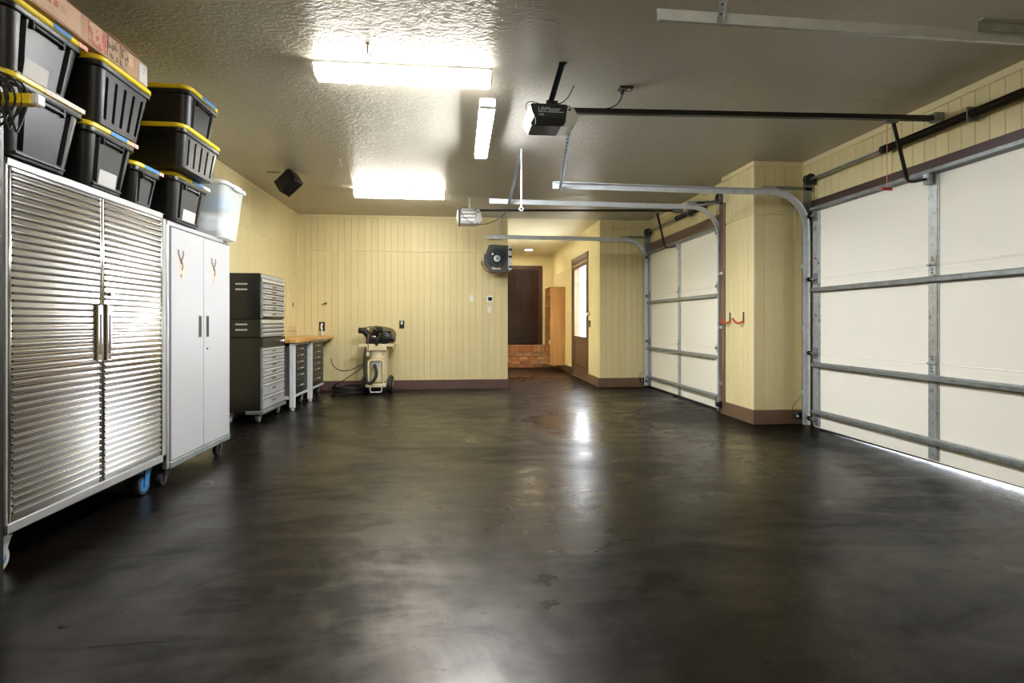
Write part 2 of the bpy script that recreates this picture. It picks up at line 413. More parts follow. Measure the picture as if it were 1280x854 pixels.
# driveway and yard outside
struct(B().box(XR+0.02, 24, -14, 30, -0.14, -0.01).box(AX1+T, XR+0.02, YB+T+0.005, 30, -0.14, -0.01).build('driveway', 'concrete'), 'pale concrete driveway outside the doors')

# boards: one shared mesh for each (width, height) pair
_bm = {}
def board_mesh(w, h, mat='cream', th=0.010, ch=0.0018):
    k = (round(w, 4), round(h, 4), mat)
    if k not in _bm:
        b = B(); x = w/2
        poly = [(-x, 0), (x, 0), (x, th-ch), (x-ch, th), (-x+ch, th), (-x, th-ch)]
        b.loft([[(p[0], -p[1], 0) for p in poly], [(p[0], -p[1], h) for p in poly]])
        bmesh.ops.recalc_face_normals(b.bm, faces=b.bm.faces)
        me = bpy.data.meshes.new('board'); b.bm.to_mesh(me); b.bm.free(); me.materials.append(M[mat]); _bm[k] = me
    return _bm[k]
PITCH = 0.1016
def clad(wall, along, fixed, a0, a1, z0, z1, rot):
    """cover a wall strip with vertical boards; along = 'x' or 'y'; rot turns the board's -Y face outward"""
    n = max(1, round((a1-a0)/PITCH)); p = (a1-a0)/n
    me = board_mesh(p-0.0026, z1-z0)
    for i in range(n):
        c = a0 + p*(i+0.5)
        o = bpy.data.objects.new('board', me); COL.objects.link(o); o.parent = wall
        w = wloc(wall)
        loc = (c, fixed, z0) if along == 'x' else (fixed, c, z0)
        o.location = Vector(loc) - w; o.rotation_euler = (0, 0, rot)
ZJ = 2.16
# back wall
wb = struct(B().box(XL-T, AX0, YB, YB+T, 0, H).build('wall_back', 'cream'), 'cream grooved-board back wall')
clad(wb, 'x', YB, XL+0.01, AX0-0.0, 0.15, ZJ-0.006, 0)
clad(wb, 'x', YB, XL+0.01, AX0-0.0, ZJ+0.012, H-0.02, 0)
# back wall beside far garage door
wn = struct(B().box(AX1, FX+T, YB, YB+T, 0, H).build('wall_back_right', 'cream'), 'short cream board wall between side door and far garage door')
clad(wn, 'x', YB, AX1, FX, 0.15, ZJ-0.006, 0)
clad(wn, 'x', YB, AX1, FX, ZJ+0.012, H-0.02, 0)
# left wall
wl = struct(B().box(XL-T, XL, YF, YB, 0, H).build('wall_left', 'cream'), 'cream grooved-board left wall behind the cabinets')
clad(wl, 'y', XL, 1.2, YB-0.01, 0.15, ZJ-0.006, math.pi/2)
clad(wl, 'y', XL, 1.2, YB-0.01, ZJ+0.012, H-0.02, math.pi/2)
# front wall behind the camera
struct(B().box(XL-T, XR+T, YF-T, YF, 0, H).build('wall_front', 'cream'))
# right wall: near door bay
DY0, DY1 = 2.25, 4.95                       # near garage door
wr = struct(B().box(XR, XR+T, YF, DY0-0.03, 0, H).build('wall_right', 'cream'), 'cream wall on the near side of the near garage door')
wh = struct(B().box(XR, XR+T, DY0-0.03, PY0+0.01, 2.20, H).build('wall_right_header', 'cream'), 'cream board wall above the near garage door')
clad(wh, 'y', XR, 0.9, PY0-0.02, 2.285, H-0.045, -math.pi/2)
wj = struct(B().box(XR, XR+T, DY1-0.06, PY0+0.01, 0, 2.20).build('wall_right_jamb', 'cream'))
# pier
wp = struct(B().box(PX, XR+T, PY0, PY1, 0, H).build('wall_pier', 'cream'), 'cream board-clad pier between the two garage doors')
clad(wp, 'x', PY0, PX, XR-0.005, 0.15, ZJ-0.006, 0); clad(wp, 'x', PY0, PX, XR-0.005, ZJ+0.012, H-0.045, 0)
clad(wp, 'y', PX, PY0, PY1-0.07, 0.15, ZJ-0.006, -math.pi/2); clad(wp, 'y', PX, PY0, PY1-0.07, ZJ+0.012, H-0.045, -math.pi/2)
# far door header
wf = struct(B().box(FX, FX+T, PY1, YB, 2.24, H).build('wall_far_header', 'cream'), 'cream board wall above the far garage door')
clad(wf, 'y', FX, PY1, YB-0.01, 2.36, H-0.045, -math.pi/2)
wf2 = struct(B().box(FX, FX+T, 8.31, YB, 0, 2.24).build('wall_far_jamb', 'cream'))
# passage walls
struct(B().box(AX0-T, AX0, YB+T, AYB, 0, H).build('wall_passage_left', 'cream_trim'), 'cream left wall of the passage')
struct(B().box(AX0-T, AX1+T, AYB, AYB+T, 0, H).build('wall_passage_back', 'cream_trim'), 'cream end wall of the passage above the brick steps')
GY0, GY1, GZ = 9.20, 10.46, 2.25            # glazed side door opening
par = B(); par.box(AX1, AX1+T, YB+T, GY0, 0, H); par.box(AX1, AX1+T, GY1, AYB, 0, H); par.box(AX1, AX1+T, GY0, GY1, GZ, H)
wpr = struct(par.build('wall_passage_right', 'cream_trim'), 'cream passage wall holding the glazed side door')
B().box(AX1-0.006, AX1, YB+0.02, AYB, ZJ-0.005, ZJ+0.012).build('joint_batten', 'cream_trim', wpr)

# trims
def trim(name, *boxes, mat='cream_trim', bev=0.004, label=None):
    b = B()
    for x in boxes: b.box(*x, bev=bev)
    return struct(b.build(name, mat), label)
trim('trim_1', (XL, AX0, YB-0.022, YB, H-0.03, H), label='cream crown strip along the back wall')
trim('trim_2', (XL, XL+0.022, 1.0, YB, H-0.03, H), label='cream crown strip along the left wall')
trim('trim_3', (XR-0.022, XR, YF, PY0, H-0.055, H), label='cream crown strip above the near garage door')
trim('trim_4', (PX-0.015, XR, PY0-0.022, PY0, H-0.05, H), (PX-0.022, PX, PY0-0.02, PY1, H-0.05, H), label='cream crown strip around the pier')
trim('trim_5', (FX-0.022, FX, PY1, YB, H-0.05, H), (AX1, FX, YB-0.022, YB, H-0.03, H), label='cream crown strip above the far garage door')
trim('trim_6', (XL, XL+0.028, YB-0.028, YB, 0.15, H-0.03), label='cream corner batten in the back left corner')
trim('trim_7', (XL, AX0, YB-0.013, YB, ZJ-0.005, ZJ+0.011), label='horizontal joint strip across the back wall')
trim('trim_8', (XL, XL+0.013, 1.2, YB, ZJ-0.005, ZJ+0.011), label='horizontal joint strip across the left wall')
trim('trim_9', (PX-0.012, PX+0.02, PY0-0.012, PY0+0.02, 0.15, H-0.05), label='cream corner batten of the pier')
trim('trim_10', (XR-0.02, XR, PY0-0.02, PY0+0.0, 2.0, H-0.055), label='cream batten in the corner beside the near garage door')
# brown door surrounds
trim('trim_11', (XR-0.031, XR+0.02, DY0-0.12, PY0-0.015, 2.19, 2.285), mat='maroon', label='maroon header board above the near garage door')
trim('trim_12', (XR-0.031, XR+0.02, DY1-0.06, DY1+0.10, 0, 2.19), (XR-0.031, XR+0.02, DY0-0.12, DY0+0.03, 0, 2.19), mat='brown', label='brown jamb boards of the near garage door')
trim('trim_13', (FX-0.012, FX+0.02, PY1-0.06, 8.36, 2.19, 2.35), mat='brown', label='brown header board above the far garage door')
trim('trim_14', (PX-0.022, FX+0.03, PY1-0.065, PY1+0.03, 0, 2.42), (FX-0.012, FX+0.02, PY1+0.02, 5.97, 0, 2.20), mat='brown', label='brown near jamb of the far garage door')
trim('trim_15', (FX-0.012, FX+0.02, 8.25, 8.36, 0, 2.20), mat='brown', label='brown far jamb of the far garage door')
# baseboards
def baseboard(name, mat, label, *runs):
    b = B()
    for (x0, x1, y0, y1) in runs:
        b.box(x0, x1, y0, y1, 0, 0.148, bev=0.004)
    return struct(b.build(name, mat), label)
baseboard('baseboard_back', 'mauve', 'mauve brown baseboard along the back wall', (XL, AX0+0.012, YB-0.022, YB))
baseboard('baseboard_left', 'mauve', 'mauve brown baseboard along the left wall', (XL, XL+0.022, YF, YB-0.022))
baseboard('baseboard_pier', 'brown', 'brown baseboard around the pier', (PX-0.022, XR, PY0-0.024, PY0), (PX-0.022, PX, PY0, PY1-0.065))
baseboard('baseboard_back_right', 'brown', 'brown baseboard beside the far garage door', (AX1-0.022, FX, YB-0.024, YB), (AX1-0.022, AX1, YB, GY0-0.09))
baseboard('baseboard_passage', 'brown', 'brown baseboard beyond the glazed side door', (AX1-0.02, AX1, GY1+0.09, 12.1))

# ------------------------------------------------------------------ garage doors
def garage_door(name, X, y0, y1, z0, label, wedge):
    """X is the inner face of the panels; the room is on the -X side"""
    r = sempty(name, (X, (y0+y1)/2, 0), label)
    zs = [z0, 0.75, 1.483, 2.205]
    for i in range(3):
        b = B(); b.box(X, X+0.042, y0, y1, zs[i]+(0.0015 if i else 0), zs[i+1]-0.0015, bev=0.003)
        # rolled meeting rail along the joint
        if i < 2: b.cyl((X+0.004, y0, zs[i+1]-0.006), (X+0.004, y1, zs[i+1]-0.006), 0.0075, n=8)
        if i < 2: b.box(X-0.004, X+0.002, y0, y1, zs[i+1]-0.036, zs[i+1]-0.030)
        b.build('door_section', 'door_cream', r)
    yc = (y0+y1)/2
    # centre and end stiles
    for (ya, yb, nm) in ((yc-0.034, yc+0.034, 'center_stile'), (y0, y0+0.085, 'end_stile'), (y1-0.085, y1, 'end_stile')):
        b = B(); b.box(X-0.012, X+0.001, ya, yb, z0+0.015, 2.195, bev=0.003)
        b.box(X-0.005, X+0.001, ya-0.012, yb+0.012, z0+0.015, 2.195)
        s = b.build(nm, 'galv', r)
        hb = B()
        k = z0+0.05
        while k < 2.17:
            yy = (ya+yb)/2 + (0.018 if nm == 'end_stile' else 0)
            hb.cyl((X-0.0125, yy, k), (X-0.0118, yy, k), 0.005, n=6); k += 0.048 if nm == 'end_stile' else 0.12
        hb.build('punched_holes', 'hole' if nm != 'end_stile' else 'galv_white', s)['kind'] = 'stuff'
    # horizontal struts (hat channels)
    for z in (1.372, 0.636, 0.171, 2.172):
        b = B()
        d = 0.055
        poly = [(X-0.006, z-0.026), (X-0.006, z+0.026), (X-0.012, z+0.026), (X-0.016, z+0.017), (X-d, z+0.013), (X-d, z-0.013), (X-0.016, z-0.017), (X-0.012, z-0.026)]
        b.prism(poly, 'y', y0+0.01, y1-0.01)
        b.build('strut', 'galv_dark', r)
    # hinges and rollers
    for z in (0.75, 1.483):
        b = B(); b.box(X-0.018, X-0.010, yc-0.03, yc+0.03, z-0.085, z+0.065, bev=0.003); b.cyl((X-0.024, yc-0.032, z), (X-0.024, yc+0.032, z), 0.010, n=10)
        h = b.build('hinge', 'galv', r)
        bb = B()
        for dz in (-0.06, -0.035, 0.03, 0.05): bb.cyl((X-0.024, yc, z+dz), (X-0.017, yc, z+dz), 0.008, n=6)
        bb.build('hinge_bolts', 'galv_dark', h)['kind'] = 'stuff'
    for z in (0.10, 0.75, 1.483, 2.11):
        for ye, sg in ((y0, -1), (y1, 1)):
            b = B(); b.box(X-0.022, X-0.010, ye-sg*0.075, ye-sg*0.012, z-0.055, z+0.055, bev=0.003)
            b.box(X-0.05, X-0.012, ye-sg*0.060, ye-sg*0.028, z-0.016, z+0.016, bev=0.003)
            b.cyl((X-0.038, ye-sg*0.08, z), (X-0.038, ye+sg*0.015, z), 0.0065, n=8)
            h = b.build('roller_hinge', 'galv_dark', r)
            B().cyl((X-0.038, ye+sg*0.010, z), (X-0.038, ye+sg*0.028, z), 0.022, n=12).build('roller', 'dark_metal', h)
    # bottom seal
    if wedge:
        b = B(); b.loft([[(X+0.004, y0, z0-0.002), (X+0.036, y0, z0-0.002), (X+0.036, y0, z0+0.012), (X+0.004, y0, z0+0.012)],
                         [(X+0.004, y1, 0.001), (X+0.036, y1, 0.001), (X+0.036, y1, z0+0.012), (X+0.004, y1, z0+0.012)]])
        b.build('bottom_seal', 'rubber', r)
    else:
        B().box(X-0.002, X+0.040, y0, y1, 0.001, z0+0.012, bev=0.004).build('bottom_seal', 'rubber', r)
    return r
garage_door('door_1', 3.505, DY0, DY1-0.03, 0.021, 'cream sectional garage door nearest the camera with galvanised struts', True)
garage_door('door_2', 3.065, 5.93, 8.29, 0.022, 'far cream sectional garage door beside the side entrance', False)

def track(name, y, xv, xend, ztop, ang, label, hanger, side):
    """curved roller track: vertical at x = xv, curve, horizontal back to xend; side = +1 if the door lies toward +Y"""
    R = 0.36
    path = [(xv, 0.03), (xv, 0.6), (xv, 1.2), (xv, ztop-R)]
    for i in range(1, 13):
        a = math.pi/2*i/12
        path.append((xv - R + R*math.cos(a), ztop - R + R*math.sin(a)))
    path += [(xv-R-0.7, ztop), (xend, ztop+0.01)]
    r = thing(name, (xv, y, 0), label, 'door track')
    # J profile: (n, w) n = toward the room/downward side, w = along y
    prof = [(0.026, -0.010), (0.029, -0.004), (0.029, 0.0), (-0.026, 0.0), (-0.029, 0.006), (-0.029, 0.022), (-0.023, 0.026),
            (-0.021, 0.026), (-0.026, 0.020), (-0.026, 0.008), (-0.024, 0.0027), (0.0315, 0.0027), (0.0315, -0.004), (0.028, -0.011)]
    n = len(path); rings = []
    for i, (x, z) in enumerate(path):
        dx = path[min(i+1, n-1)][0]-path[max(i-1, 0)][0]; dz = path[min(i+1, n-1)][1]-path[max(i-1, 0)][1]
        l = math.hypot(dx, dz); nx, nz = -dz/l, dx/l
        rings.append([(x+nx*p, y+side*w, z+nz*p) for p, w in prof])
    b = B(); b.loft(rings); b.build('rail', 'galv_white', r)
    # wall angle beside the vertical part and brackets
    b = B(); b.box(xv+0.028, xv+0.034, y-side*0.05, y-side*0.004, 0.03, 2.26); b.box(xv-0.012, xv+0.034, y-side*0.052, y-side*0.047, 0.03, 2.26)
    w = b.build('wall_angle', 'galv_dark', r)
    for z in (0.35, 1.0, 1.62):
        q = B(); q.box(xv-0.02, xv+0.03, y-side*0.075, y-side*0.003, z-0.018, z+0.018, bev=0.002); q.build('bracket', 'galv', w)
    # flag plate at the bend with the top angle
    b = B(); b.box(xv-0.02, xv+0.07, y-side*0.022, y-side*0.017, 1.86, 2.44); b.box(xv-0.30, xv+0.07, y-side*0.05, y-side*0.017, ztop+0.055, ztop+0.060)
    b.box(xv-0.30, xv+0.07, y-side*0.022, y-side*0.017, ztop+0.028, ztop+0.060)
    b.build('flag_bracket', 'galv_dark', r)
    # reinforcing angle on the horizontal part
    b = B(); b.box(xv-R-ang, xv-0.2, y-side*0.022, y-side*0.018, ztop+0.012, ztop+0.055); b.box(xv-R-ang, xv-0.2, y-side*0.05, y-side*0.018, ztop+0.051, ztop+0.055)
    b.build('reinforcing_angle', 'galv', r)
    # hanger: perforated angle up to the ceiling
    (hx, cx, cy) = hanger
    b = B(); b.obox((hx, y-side*0.02, ztop-0.03), (cx, cy, H-0.001), 0.030, 0.004, up=(0, 1, 0.3)); b.obox((hx+0.014, y-side*0.02, ztop-0.03), (cx+0.014, cy, H-0.001), 0.004, 0.030, up=(0, 1, 0.3))
    b.box(cx-0.05, cx+0.05, cy-0.02, cy+0.02, H-0.006, H-0.0005)
    h = b.build('hanger_strap', 'galv', r)
    b = B(); p0 = Vector((hx, y-side*0.02, ztop-0.01)); p1 = Vector((cx, cy, H-0.02))
    nh = max(3, int((p1-p0).length/0.04))
    for i in range(nh):
        p = p0.lerp(p1, (i+0.5)/nh); b.cyl(p+Vector((0, -0.0035, -0.001)), p+Vector((0, 0.0035, 0.001)), 0.006, n=8)
    b.build('strap_holes', 'hole', h)['kind'] = 'stuff'
    return r
track('door_track', 2.20, 3.455, 0.85, 2.372, 0.75, 'bright zinc door track nearest the camera, at the top right', (1.12, 1.16, 2.16), 1)
track('door_track', 4.965, 3.455, 0.885, 2.352, 0.1, 'zinc door track curving down beside the pier at the near garage door', (0.96, 0.90, 4.20), -1)
track('door_track', 5.87, 3.02, 0.335, 2.395, 0.05, 'zinc door track at the near edge of the far garage door', (0.545, 0.60, 5.08), 1)
track('door_track', 8.315, 3.02, 0.42, 2.395, 0.05, 'zinc door track at the far edge of the far garage door', (0.63, 0.63, 8.30), -1)

def torsion(name, X, y0, y1, z, s0, s1, label):
    r = thing(name, (X, (y0+y1)/2, z), label, 'door spring')
    B().cyl((X, y0, z), (X, y1, z), 0.0125, n=10).build('shaft', 'galv_dark', r)
    b = B(); path = []; n = int((s1-s0)/0.012)
    b.cyl((X, s0, z), (X, s1, z), 0.026, n=14)
    sp = b.build('spring', 'bronze_spring', r)
    b = B(); yy = s0
    while yy < s1:
        b.lathe((X, yy, z), (0, 1, 0), [(0.026, 0), (0.0315, 0.004), (0.026, 0.008)], n=12, cap=False); yy += 0.011
    b.build('coils', 'bronze_spring', sp)['kind'] = 'stuff'
    for ye, sg in ((y0, 1), (y1, -1)):
        b = B(); b.lathe((X, ye, z), (0, sg, 0), [(0.014, 0.0), (0.05, 0.0), (0.055, 0.006), (0.047, 0.012), (0.047, 0.045), (0.056, 0.05), (0.056, 0.058), (0.014, 0.06)], n=18)
        b.build('cable_drum', 'dark_metal', r)
        b = B(); b.box(X-0.04, X+0.058, ye-sg*0.012, ye-sg*0.006, z-0.11, z+0.05, bev=0.002); b.build('end_bearing_plate', 'galv_dark', r)
    for ye in (s0, s1):
        b = B(); b.lathe((X, ye, z), (0, 1, 0), [(0.014, -0.03), (0.036, -0.03), (0.036, 0.01), (0.014, 0.012)], n=14); b.build('winding_cone', 'dark_metal', r)
    yc = (s0+s1)/2
    b = B(); b.box(X-0.03, X+0.060, yc-0.004, yc+0.004, z-0.05, z+0.05, bev=0.002); b.build('center_bracket', 'galv_dark', r)
    # lift cables
    for ye, sg in ((y0, 1), (y1, -1)):
        B().tube([(X-0.048, ye+sg*0.03, z), (X-0.042, ye+sg*0.0, 1.2), (X-0.036, ye+sg*0.0, 0.08)], 0.0022, 6).build('lift_cable', 'galv_dark', r)
    return r
torsion('torsion_spring', 3.50, 2.24, 5.01, 2.487, 2.55, 4.05, 'dark torsion spring on its shaft above the near garage door')
torsion('torsion_spring', 3.04, 5.87, 8.33, 2.515, 6.35, 7.15, 'short dark torsion spring on its shaft above the far garage door')

# photo eyes low on the tracks
def photo_eye(x, y, label, sg):
    r = thing('photo_eye', (x, y, 0.1), label, 'sensor', 'photo eyes low on the door tracks')
    B().box(x-0.065, x-0.015, y-0.02, y+0.02, 0.085, 0.135, bev=0.006).build('housing', 'dark_metal', r)
    B().box(x-0.02, x+0.03, y-0.003, y+0.003, 0.075, 0.145).build('bracket', 'dark_metal', r)
    B().cyl((x-0.04, y+sg*0.02, 0.11), (x-0.04, y+sg*0.028, 0.11), 0.012, n=10).build('eye_lens', 'lens', r)
    B().tube(bez((x-0.05, y, 0.135), (x-0.12, y, 0.20), (x-0.02, y-sg*0.03, 0.22), (x+0.03, y-sg*0.035, 0.30)), 0.0028, 6).build('wire', 'rubber', r)
photo_eye(3.43, 5.03, 'black photo eye low beside the pier at the near garage door', -1)
photo_eye(3.0, 5.81, 'black photo eye low on the near track of the far garage door', 1)
photo_eye(3.0, 8.36, 'black photo eye low in the far corner of the far garage door', -1)

# ------------------------------------------------------------------ door openers
def text_mesh(name, body, size, loc, parent, mat='white_text', rotz=0.0, extr=0.0006, spacing=1.0):
    cu = bpy.data.curves.new(name, 'FONT'); cu.body = body; cu.size = size; cu.extrude = extr; cu.space_character = spacing
    tmp = bpy.data.objects.new(name, cu); COL.objects.link(tmp)
    dg = bpy.context.evaluated_depsgraph_get()
    me = bpy.data.meshes.new_from_object(tmp.evaluated_get(dg))
    bpy.data.objects.remove(tmp)
    me.materials.clear(); me.materials.append(M[mat])
    o = bpy.data.objects.new(name, me); COL.objects.link(o); o.parent = parent
    o.location = Vector(loc) - wloc(parent); o.rotation_euler = (math.pi/2, 0, rotz)
    return o

def opener_arm(r, xt, y, zr, xd, zd):
    b = B(); b.box(xt-0.05, xt+0.05, y-0.018, y+0.018, zr-0.032, zr-0.004, bev=0.004); b.cyl((xt-0.03, y-0.022, zr-0.022), (xt-0.03, y+0.022, zr-0.022), 0.008, n=8); b.cyl((xt+0.02, y-0.022, zr-0.022), (xt+0.02, y+0.022, zr-0.022), 0.008, n=8)
    b.build('trolley', 'galv_dark', r)
    b = B()
    p0 = (xt+0.02, y, zr-0.03); p1 = (xt+0.13, y, zd+0.0)
    b.obox(p0, p1, 0.008, 0.028, up=(1, 0, 0))
    b.tube(bez(p1, (xt+0.14, y, zd-0.035), (xd-0.10, y, zd-0.012), (xd-0.005, y, zd+0.012), 10), 0.010, 8)
    b.build('door_arm', 'dark_metal', r)
    b = B(); b.box(xd-0.035, xd+0.006, y-0.026, y+0.026, zd-0.035, zd+0.05, bev=0.004); b.cyl((xd-0.02, y-0.032, zd+0.01), (xd-0.02, y+0.032, zd+0.01), 0.009, n=8); b.build('door_bracket', 'galv', r)

def opener_near():
    y = 3.60; zr = 2.557
    zf = lambda P: [(p[0], 2.375 + (p[1]-2.36)*0.74) for p in P]
    r = thing('garage_door_opener', (0.62, y, 2.36), 'navy black door opener with white lenses hanging before the near garage door', 'door opener')
    # body: lower part bevelled
    poly = [(0.487, 2.560), (0.474, 2.548), (0.484, 2.49), (0.500, 2.445), (0.476, 2.385), (0.480, 2.366), (0.50, 2.360), (0.675, 2.360), (0.70, 2.372), (0.712, 2.40), (0.716, 2.45), (0.728, 2.548), (0.715, 2.560)]
    B().prism(zf(poly), 'y', 3.505, 3.69).build('housing', 'opener_navy', r)
    B().box(0.505, 0.700, 3.499, 3.506, 2.3765, 2.432, bev=0.003).build('lower_cover', 'tool_black', r)
    # lit lens on the left and big white lens on the right
    pl = [(0.486, 2.548), (0.468, 2.535), (0.452, 2.49), (0.450, 2.44), (0.468, 2.385), (0.478, 2.385), (0.500, 2.445), (0.484, 2.49), (0.478, 2.535)]
    B().prism(zf(pl), 'y', 3.507, 3.688).build('lit_lens', 'e_open', r)
    pr_ = [(0.718, 2.557), (0.745, 2.552), (0.775, 2.520), (0.798, 2.462), (0.796, 2.425), (0.775, 2.385), (0.735, 2.362), (0.68, 2.358), (0.705, 2.378), (0.716, 2.41), (0.718, 2.46)]
    ln = B().prism(zf(pr_), 'y', 3.507, 3.688).build('lens', 'lens', r)
    B().cyl((0.742, 3.5055, 2.490), (0.742, 3.507, 2.490), 0.009, n=12).build('lens_slot', 'hole', ln)
    tx = text_mesh('lettering', 'LiftMaster', 0.038, (0.525, 3.5043, 2.477), r)
    text_mesh('model_number', '1355', 0.020, (0.526, 3.5043, 2.444), r)
    B().box(0.526, 0.700, 3.5038, 3.5045, 2.4675, 2.4715).build('underline', 'white_text', r)
    B().box(0.53, 0.70, 3.53, 3.67, 2.522, 2.536, bev=0.003).build('top_plate', 'galv_dark', r)
    # hanger bars
    b = B()
    b.box(0.585, 0.665, 3.53, 3.56, 2.534, 2.560, bev=0.003)
    b.obox((0.615, 3.54, 2.548), (0.655, 3.34, H-0.002), 0.034, 0.005, up=(0, 1, 1)); b.obox((0.630, 3.54, 2.548), (0.670, 3.34, H-0.002), 0.005, 0.034, up=(0, 1, 1))
    b.box(0.635, 0.685, 3.325, 3.355, H-0.004, H-0.001)
    b.build('hanger', 'opener_navy', r)
    # rail
    b = B(); b.obox((0.715, y, 2.518), (3.52, y, zr+0.016), 0.038, 0.034); b.build('rail', 'dark_metal', r)
    b = B(); b.box(3.50, 3.58, y-0.03, y+0.03, zr-0.012, zr+0.055, bev=0.004); b.build('header_bracket', 'galv_dark', r)
    opener_arm(r, 3.17, y, zr, 3.485, 2.115)
    B().tube([(3.12, y-0.02, zr-0.03), (3.12, y-0.022, 2.3), (3.12, y-0.02, 2.045)], 0.0028, 6).build('release_rope', 'rope_pink', r)
    B().box(3.078, 3.162, y-0.030, y-0.010, 2.022, 2.045, bev=0.008, seg=2).build('release_handle', 'red', r)
    # wires
    b = B(); b.tube(bez((0.55, 3.55, 2.536), (0.48, 3.54, 2.56), (0.44, 3.53, 2.55), (0.445, 3.51, 2.48)), 0.003, 6); b.build('lamp_wire', 'rubber', r); b = B()
    b.tube(bez((0.66, 3.55, 2.545), (0.72, 3.57, 2.555), (0.76, 3.60, 2.62), (0.80, 3.65, H-0.003)), 0.003, 6)
    b.build('power_wire', 'rubber', r)
    return r
opener_near()
# ceiling receptacle with the opener's plug cord
r = thing('ceiling_outlet', (1.175, 3.65, H), 'black ceiling outlet with a short plugged-in cord above the opener rail', 'outlet')
B().box(1.125, 1.225, 3.615, 3.685, H-0.012, H-0.0005, bev=0.003).build('plate', 'dark_metal', r)
for x in (1.15, 1.20): B().cyl((x, 3.65, H-0.014), (x, 3.65, H-0.012), 0.014, n=12).build('socket', 'lens', r)
b = B(); b.cyl((1.15, 3.65, H-0.045), (1.15, 3.65, H-0.013), 0.014, n=10); b.tube(bez((1.15, 3.65, H-0.04), (1.14, 3.64, 2.60), (1.08, 3.62, 2.56), (0.98, 3.60, 2.538)), 0.004, 6); b.build('plug_cord', 'rubber', r)

def opener_far():
    y = 7.11; zr = 2.60
    r = thing('garage_door_opener', (0.13, y, 2.37), 'small grey ribbed door opener hanging before the back wall', 'door opener')
    poly = [(0.0, 2.545), (0.0, 2.375), (0.015, 2.362), (0.215, 2.362), (0.228, 2.375), (0.228, 2.545)]
    B().prism(poly, 'y', 7.00, 7.23).build('housing', 'opener_grey', r)
    for z in (2.40, 2.45, 2.50): B().box(0.025, 0.205, 6.994, 7.0, z, z+0.022, bev=0.002).build('rib', 'drawer_bright', r)
    B().box(-0.012, 0.012, 6.985, 7.235, 2.36, 2.55, bev=0.004).build('end_cap', 'dark_metal', r)
    pl = [(-0.012, 2.54), (-0.028, 2.53), (-0.036, 2.46), (-0.028, 2.40), (-0.012, 2.385)]
    B().prism(pl, 'y', 7.0, 7.22).build('lens', 'lens', r)
    pr_ = [(0.228, 2.54), (0.245, 2.552), (0.262, 2.545), (0.285, 2.50), (0.302, 2.44), (0.298, 2.40), (0.27, 2.372), (0.235, 2.365), (0.225, 2.40)]
    ln = B().prism(pr_, 'y', 6.99, 7.23).build('lens', 'fixture_white', r)
    B().cyl((0.248, 6.988, 2.515), (0.248, 6.991, 2.515), 0.012, n=10).build('lens_slot', 'hole', ln)
    B().box(0.03, 0.20, 7.04, 7.19, 2.545, 2.568, bev=0.004).build('top_plate', 'galv_white', r)
    b = B(); b.box(0.115, 0.150, 7.05, 7.056, 2.56, H-0.001); b.box(0.115, 0.121, 7.05, 7.085, 2.56, H-0.001); b.box(0.09, 0.22, 7.04, 7.09, H-0.008, H-0.001)
    b.build('hanger', 'galv_white', r)
    B().obox((0.06, y, 2.556), (2.98, y, zr+0.013), 0.030, 0.026).build('rail', 'dark_metal', r)
    B().box(2.96, 3.11, y-0.03, y+0.03, zr-0.01, zr+0.05, bev=0.004).build('header_bracket', 'galv_dark', r)
    opener_arm(r, 2.72, y, zr, 3.05, 2.115)
    B().tube(bez((0.02, 6.99, 2.52), (0.10, 6.97, 2.30), (0.38, 6.97, 2.28), (0.62, 7.06, 2.52), 18), 0.004, 6).build('drooping_wire', 'rubber', r)
    B().tube(bez((0.02, 7.02, 2.545), (0.03, 7.0, 2.60), (0.09, 7.0, 2.58), (0.12, 7.04, 2.57)), 0.003, 6).build('wire', 'rubber', r)
    return r
opener_far()
r = thing('pull_cord', (0.59, 5.02, H), 'thin white pull cord with a ring hanging before the far track', 'cord')
B().tube([(0.59, 5.02, H-0.001), (0.592, 5.02, 2.45), (0.59, 5.02, 2.16)], 0.006, 8).build('rope', 'rope_white', r)
b = B(); b.tube([(0.59+0.018*math.sin(a*math.pi/8), 5.02, 2.14+0.018*math.cos(a*math.pi/8)) for a in range(17)], 0.004, 6); b.build('ring', 'galv_white', r)

# ------------------------------------------------------------------ lights
def wrap_light(x0, x1, y0, label):
    r = thing('fluorescent_light', ((x0+x1)/2, y0+0.08, H), label, 'ceiling light', 'ceiling wrap lights')
    B().box(x0, x1, y0-0.004, y0+0.174, H-0.016, H-0.0005, bev=0.002).build('pan', 'fixture_white', r)
    poly = [(y0, H-0.016), (y0, H-0.045), (y0+0.012, H-0.066), (y0+0.04, H-0.076), (y0+0.13, H-0.076), (y0+0.158, H-0.066), (y0+0.17, H-0.045), (y0+0.17, H-0.016)]
    B().prism(poly, 'x', x0+0.010, x1-0.010).build('diffuser', 'e_fluo', r)
    for xa in (x0-0.002, x1-0.010):
        B().prism([(p[0]*1.0, p[1]) for p in [(y0-0.003, H-0.020), (y0-0.003, H-0.046), (y0+0.010, H-0.069), (y0+0.04, H-0.080), (y0+0.13, H-0.080), (y0+0.160, H-0.069), (y0+0.173, H-0.046), (y0+0.173, H-0.020)]], 'x', xa, xa+0.012).build('end_cap', 'fixture_white', r)
wrap_light(-0.93, 0.215, 3.46, 'large bright fluorescent wrap light nearest the camera on the ceiling')
wrap_light(-1.32, -0.185, 6.76, 'fluorescent wrap light on the ceiling before the back wall')
wrap_light(-0.70, 0.445, 0.20, 'added fluorescent wrap light on the ceiling behind the camera, unseen')  # added lamp, out of view; continues the spacing of the other two
r = thing('shop_light', (0.20, 4.35, 2.60), 'bright white two-tube shop light hanging lengthwise beside the opener', 'ceiling light')
